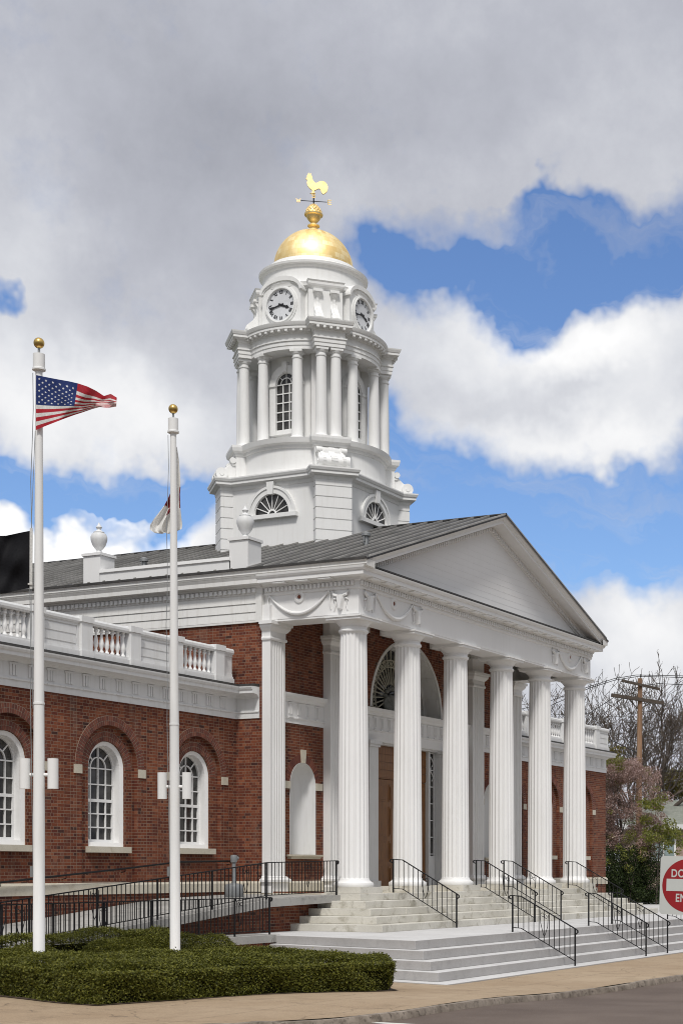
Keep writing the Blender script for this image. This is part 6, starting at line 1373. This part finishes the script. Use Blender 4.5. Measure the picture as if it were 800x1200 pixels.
cv0 = N(nt, 'ShaderNodeSeparateColor', {0: cov}).outputs[0]; wv1 = N(nt, 'ShaderNodeSeparateColor', {0: ramp(nt, wsp, [(0.50, (0, 0, 0)), (0.64, (.22, .22, .22)), (0.80, (.6, .6, .6))])}).outputs[0]
cov = math_(nt, 'SUBTRACT', math_(nt, 'ADD', cv0, wv1), math_(nt, 'MULTIPLY', cv0, wv1))
bright = [(400, 60, 900, 170, -.10), (250, 170, 330, 120, -.20), (140, 300, 150, 110, -.04), (180, 400, 110, 110, -.04), (60, 470, 140, 60, .34), (180, 490, 80, 40, .15), (430, 240, 60, 50, .12), (30, 180, 120, 100, .10), (640, 200, 260, 55, .10), (760, 130, 140, 60, .06), (560, 380, 60, 40, .22), (720, 380, 90, 45, .42), (640, 410, 70, 35, .30), (760, 440, 80, 50, .30), (560, 440, 70, 40, .08), (640, 510, 120, 34, .36), (560, 470, 60, 30, -.05), (760, 520, 80, 30, .26), (700, 455, 60, 16, -.12),
          (120, 620, 120, 40, .50), (40, 640, 90, 50, .40), (200, 640, 60, 40, .45), (760, 730, 90, 60, .42), (790, 800, 120, 40, .22), (120, 580, 60, 8, .35), (20, 280, 60, 120, .08), (740, 606, 55, 12, .25), (600, 272, 80, 20, .12), (480, 420, 40, 60, .0)]
br = math_(nt, 'ADD', total([blob(*b) for b in bright]), 0.54)
n3 = nz(gn, 5.0, 7, 0.6, 0.3).outputs[0]; n4 = nz(gn, 16.0, 8, 0.66).outputs[0]
br = math_(nt, 'ADD', br, math_(nt, 'MULTIPLY', math_(nt, 'SUBTRACT', n3, 0.5), 0.30)); br = math_(nt, 'ADD', br, math_(nt, 'MULTIPLY', math_(nt, 'SUBTRACT', n4, 0.5), 0.30))
# away from the photographed quarter the overcast thins towards the hidden sun and is brighter
dv = N(nt, 'ShaderNodeVectorMath', {0: gn, 1: tuple(sd)}, operation='DOT_PRODUCT').outputs['Value']
br = math_(nt, 'ADD', br, math_(nt, 'MULTIPLY', ramp(nt, dv, [(0.25, (0, 0, 0)), (1.0, (1, 1, 1))]), 0.40))
low = ramp(nt, N(nt, 'ShaderNodeVectorMath', {0: gn, 1: tuple(FW)}, operation='DOT_PRODUCT').outputs['Value'], [(0.3, (1, 1, 1)), (0.75, (0, 0, 0))])
br = math_(nt, 'SUBTRACT', br, math_(nt, 'MULTIPLY', math_(nt, 'MULTIPLY', low, ramp(nt, s.outputs[2], [(0.08, (1, 1, 1)), (0.6, (0, 0, 0))])), 0.62))  # dims the unseen low sky behind the camera, to darken the portico recess
ccol = ramp(nt, br, [(0.15, (0.31, 0.322, 0.37)), (0.45, (0.50, 0.515, 0.575)), (0.7, (0.74, 0.755, 0.795)), (1.0, (0.97, 0.97, 0.975))])
gain = math_(nt, 'MAXIMUM', math_(nt, 'ADD', math_(nt, 'MULTIPLY', br, 0.9), 0.1), 1.0)
cc = N(nt, 'ShaderNodeVectorMath', {0: ccol, 'Scale': math_(nt, 'MULTIPLY', gain, 1.0 / SKY)}, operation='SCALE').outputs[0]
blue = N(nt, 'ShaderNodeVectorMath', {0: sky.outputs[0], 1: (0.86, 1.03, 1.34)}, operation='MULTIPLY').outputs[0]
bg = N(nt, 'ShaderNodeBackground', {0: mix(nt, cov, blue, cc), 1: SKY}); N(nt, 'ShaderNodeOutputWorld', {0: bg.outputs[0]})
w.cycles.sampling_method = 'MANUAL'; w.cycles.sample_map_resolution = 512
sc.view_settings.view_transform = 'Standard'; sc.view_settings.look = 'None'; sc.view_settings.exposure = 0.0; sc.view_settings.gamma = 1.0
sc.render.engine = 'CYCLES'; sc.cycles.use_denoising = True; sc.cycles.pixel_filter_type = 'BLACKMAN_HARRIS'; sc.cycles.filter_width = 1.0; sc.cycles.max_bounces = 6; sc.cycles.diffuse_bounces = 3; sc.cycles.transparent_max_bounces = 8
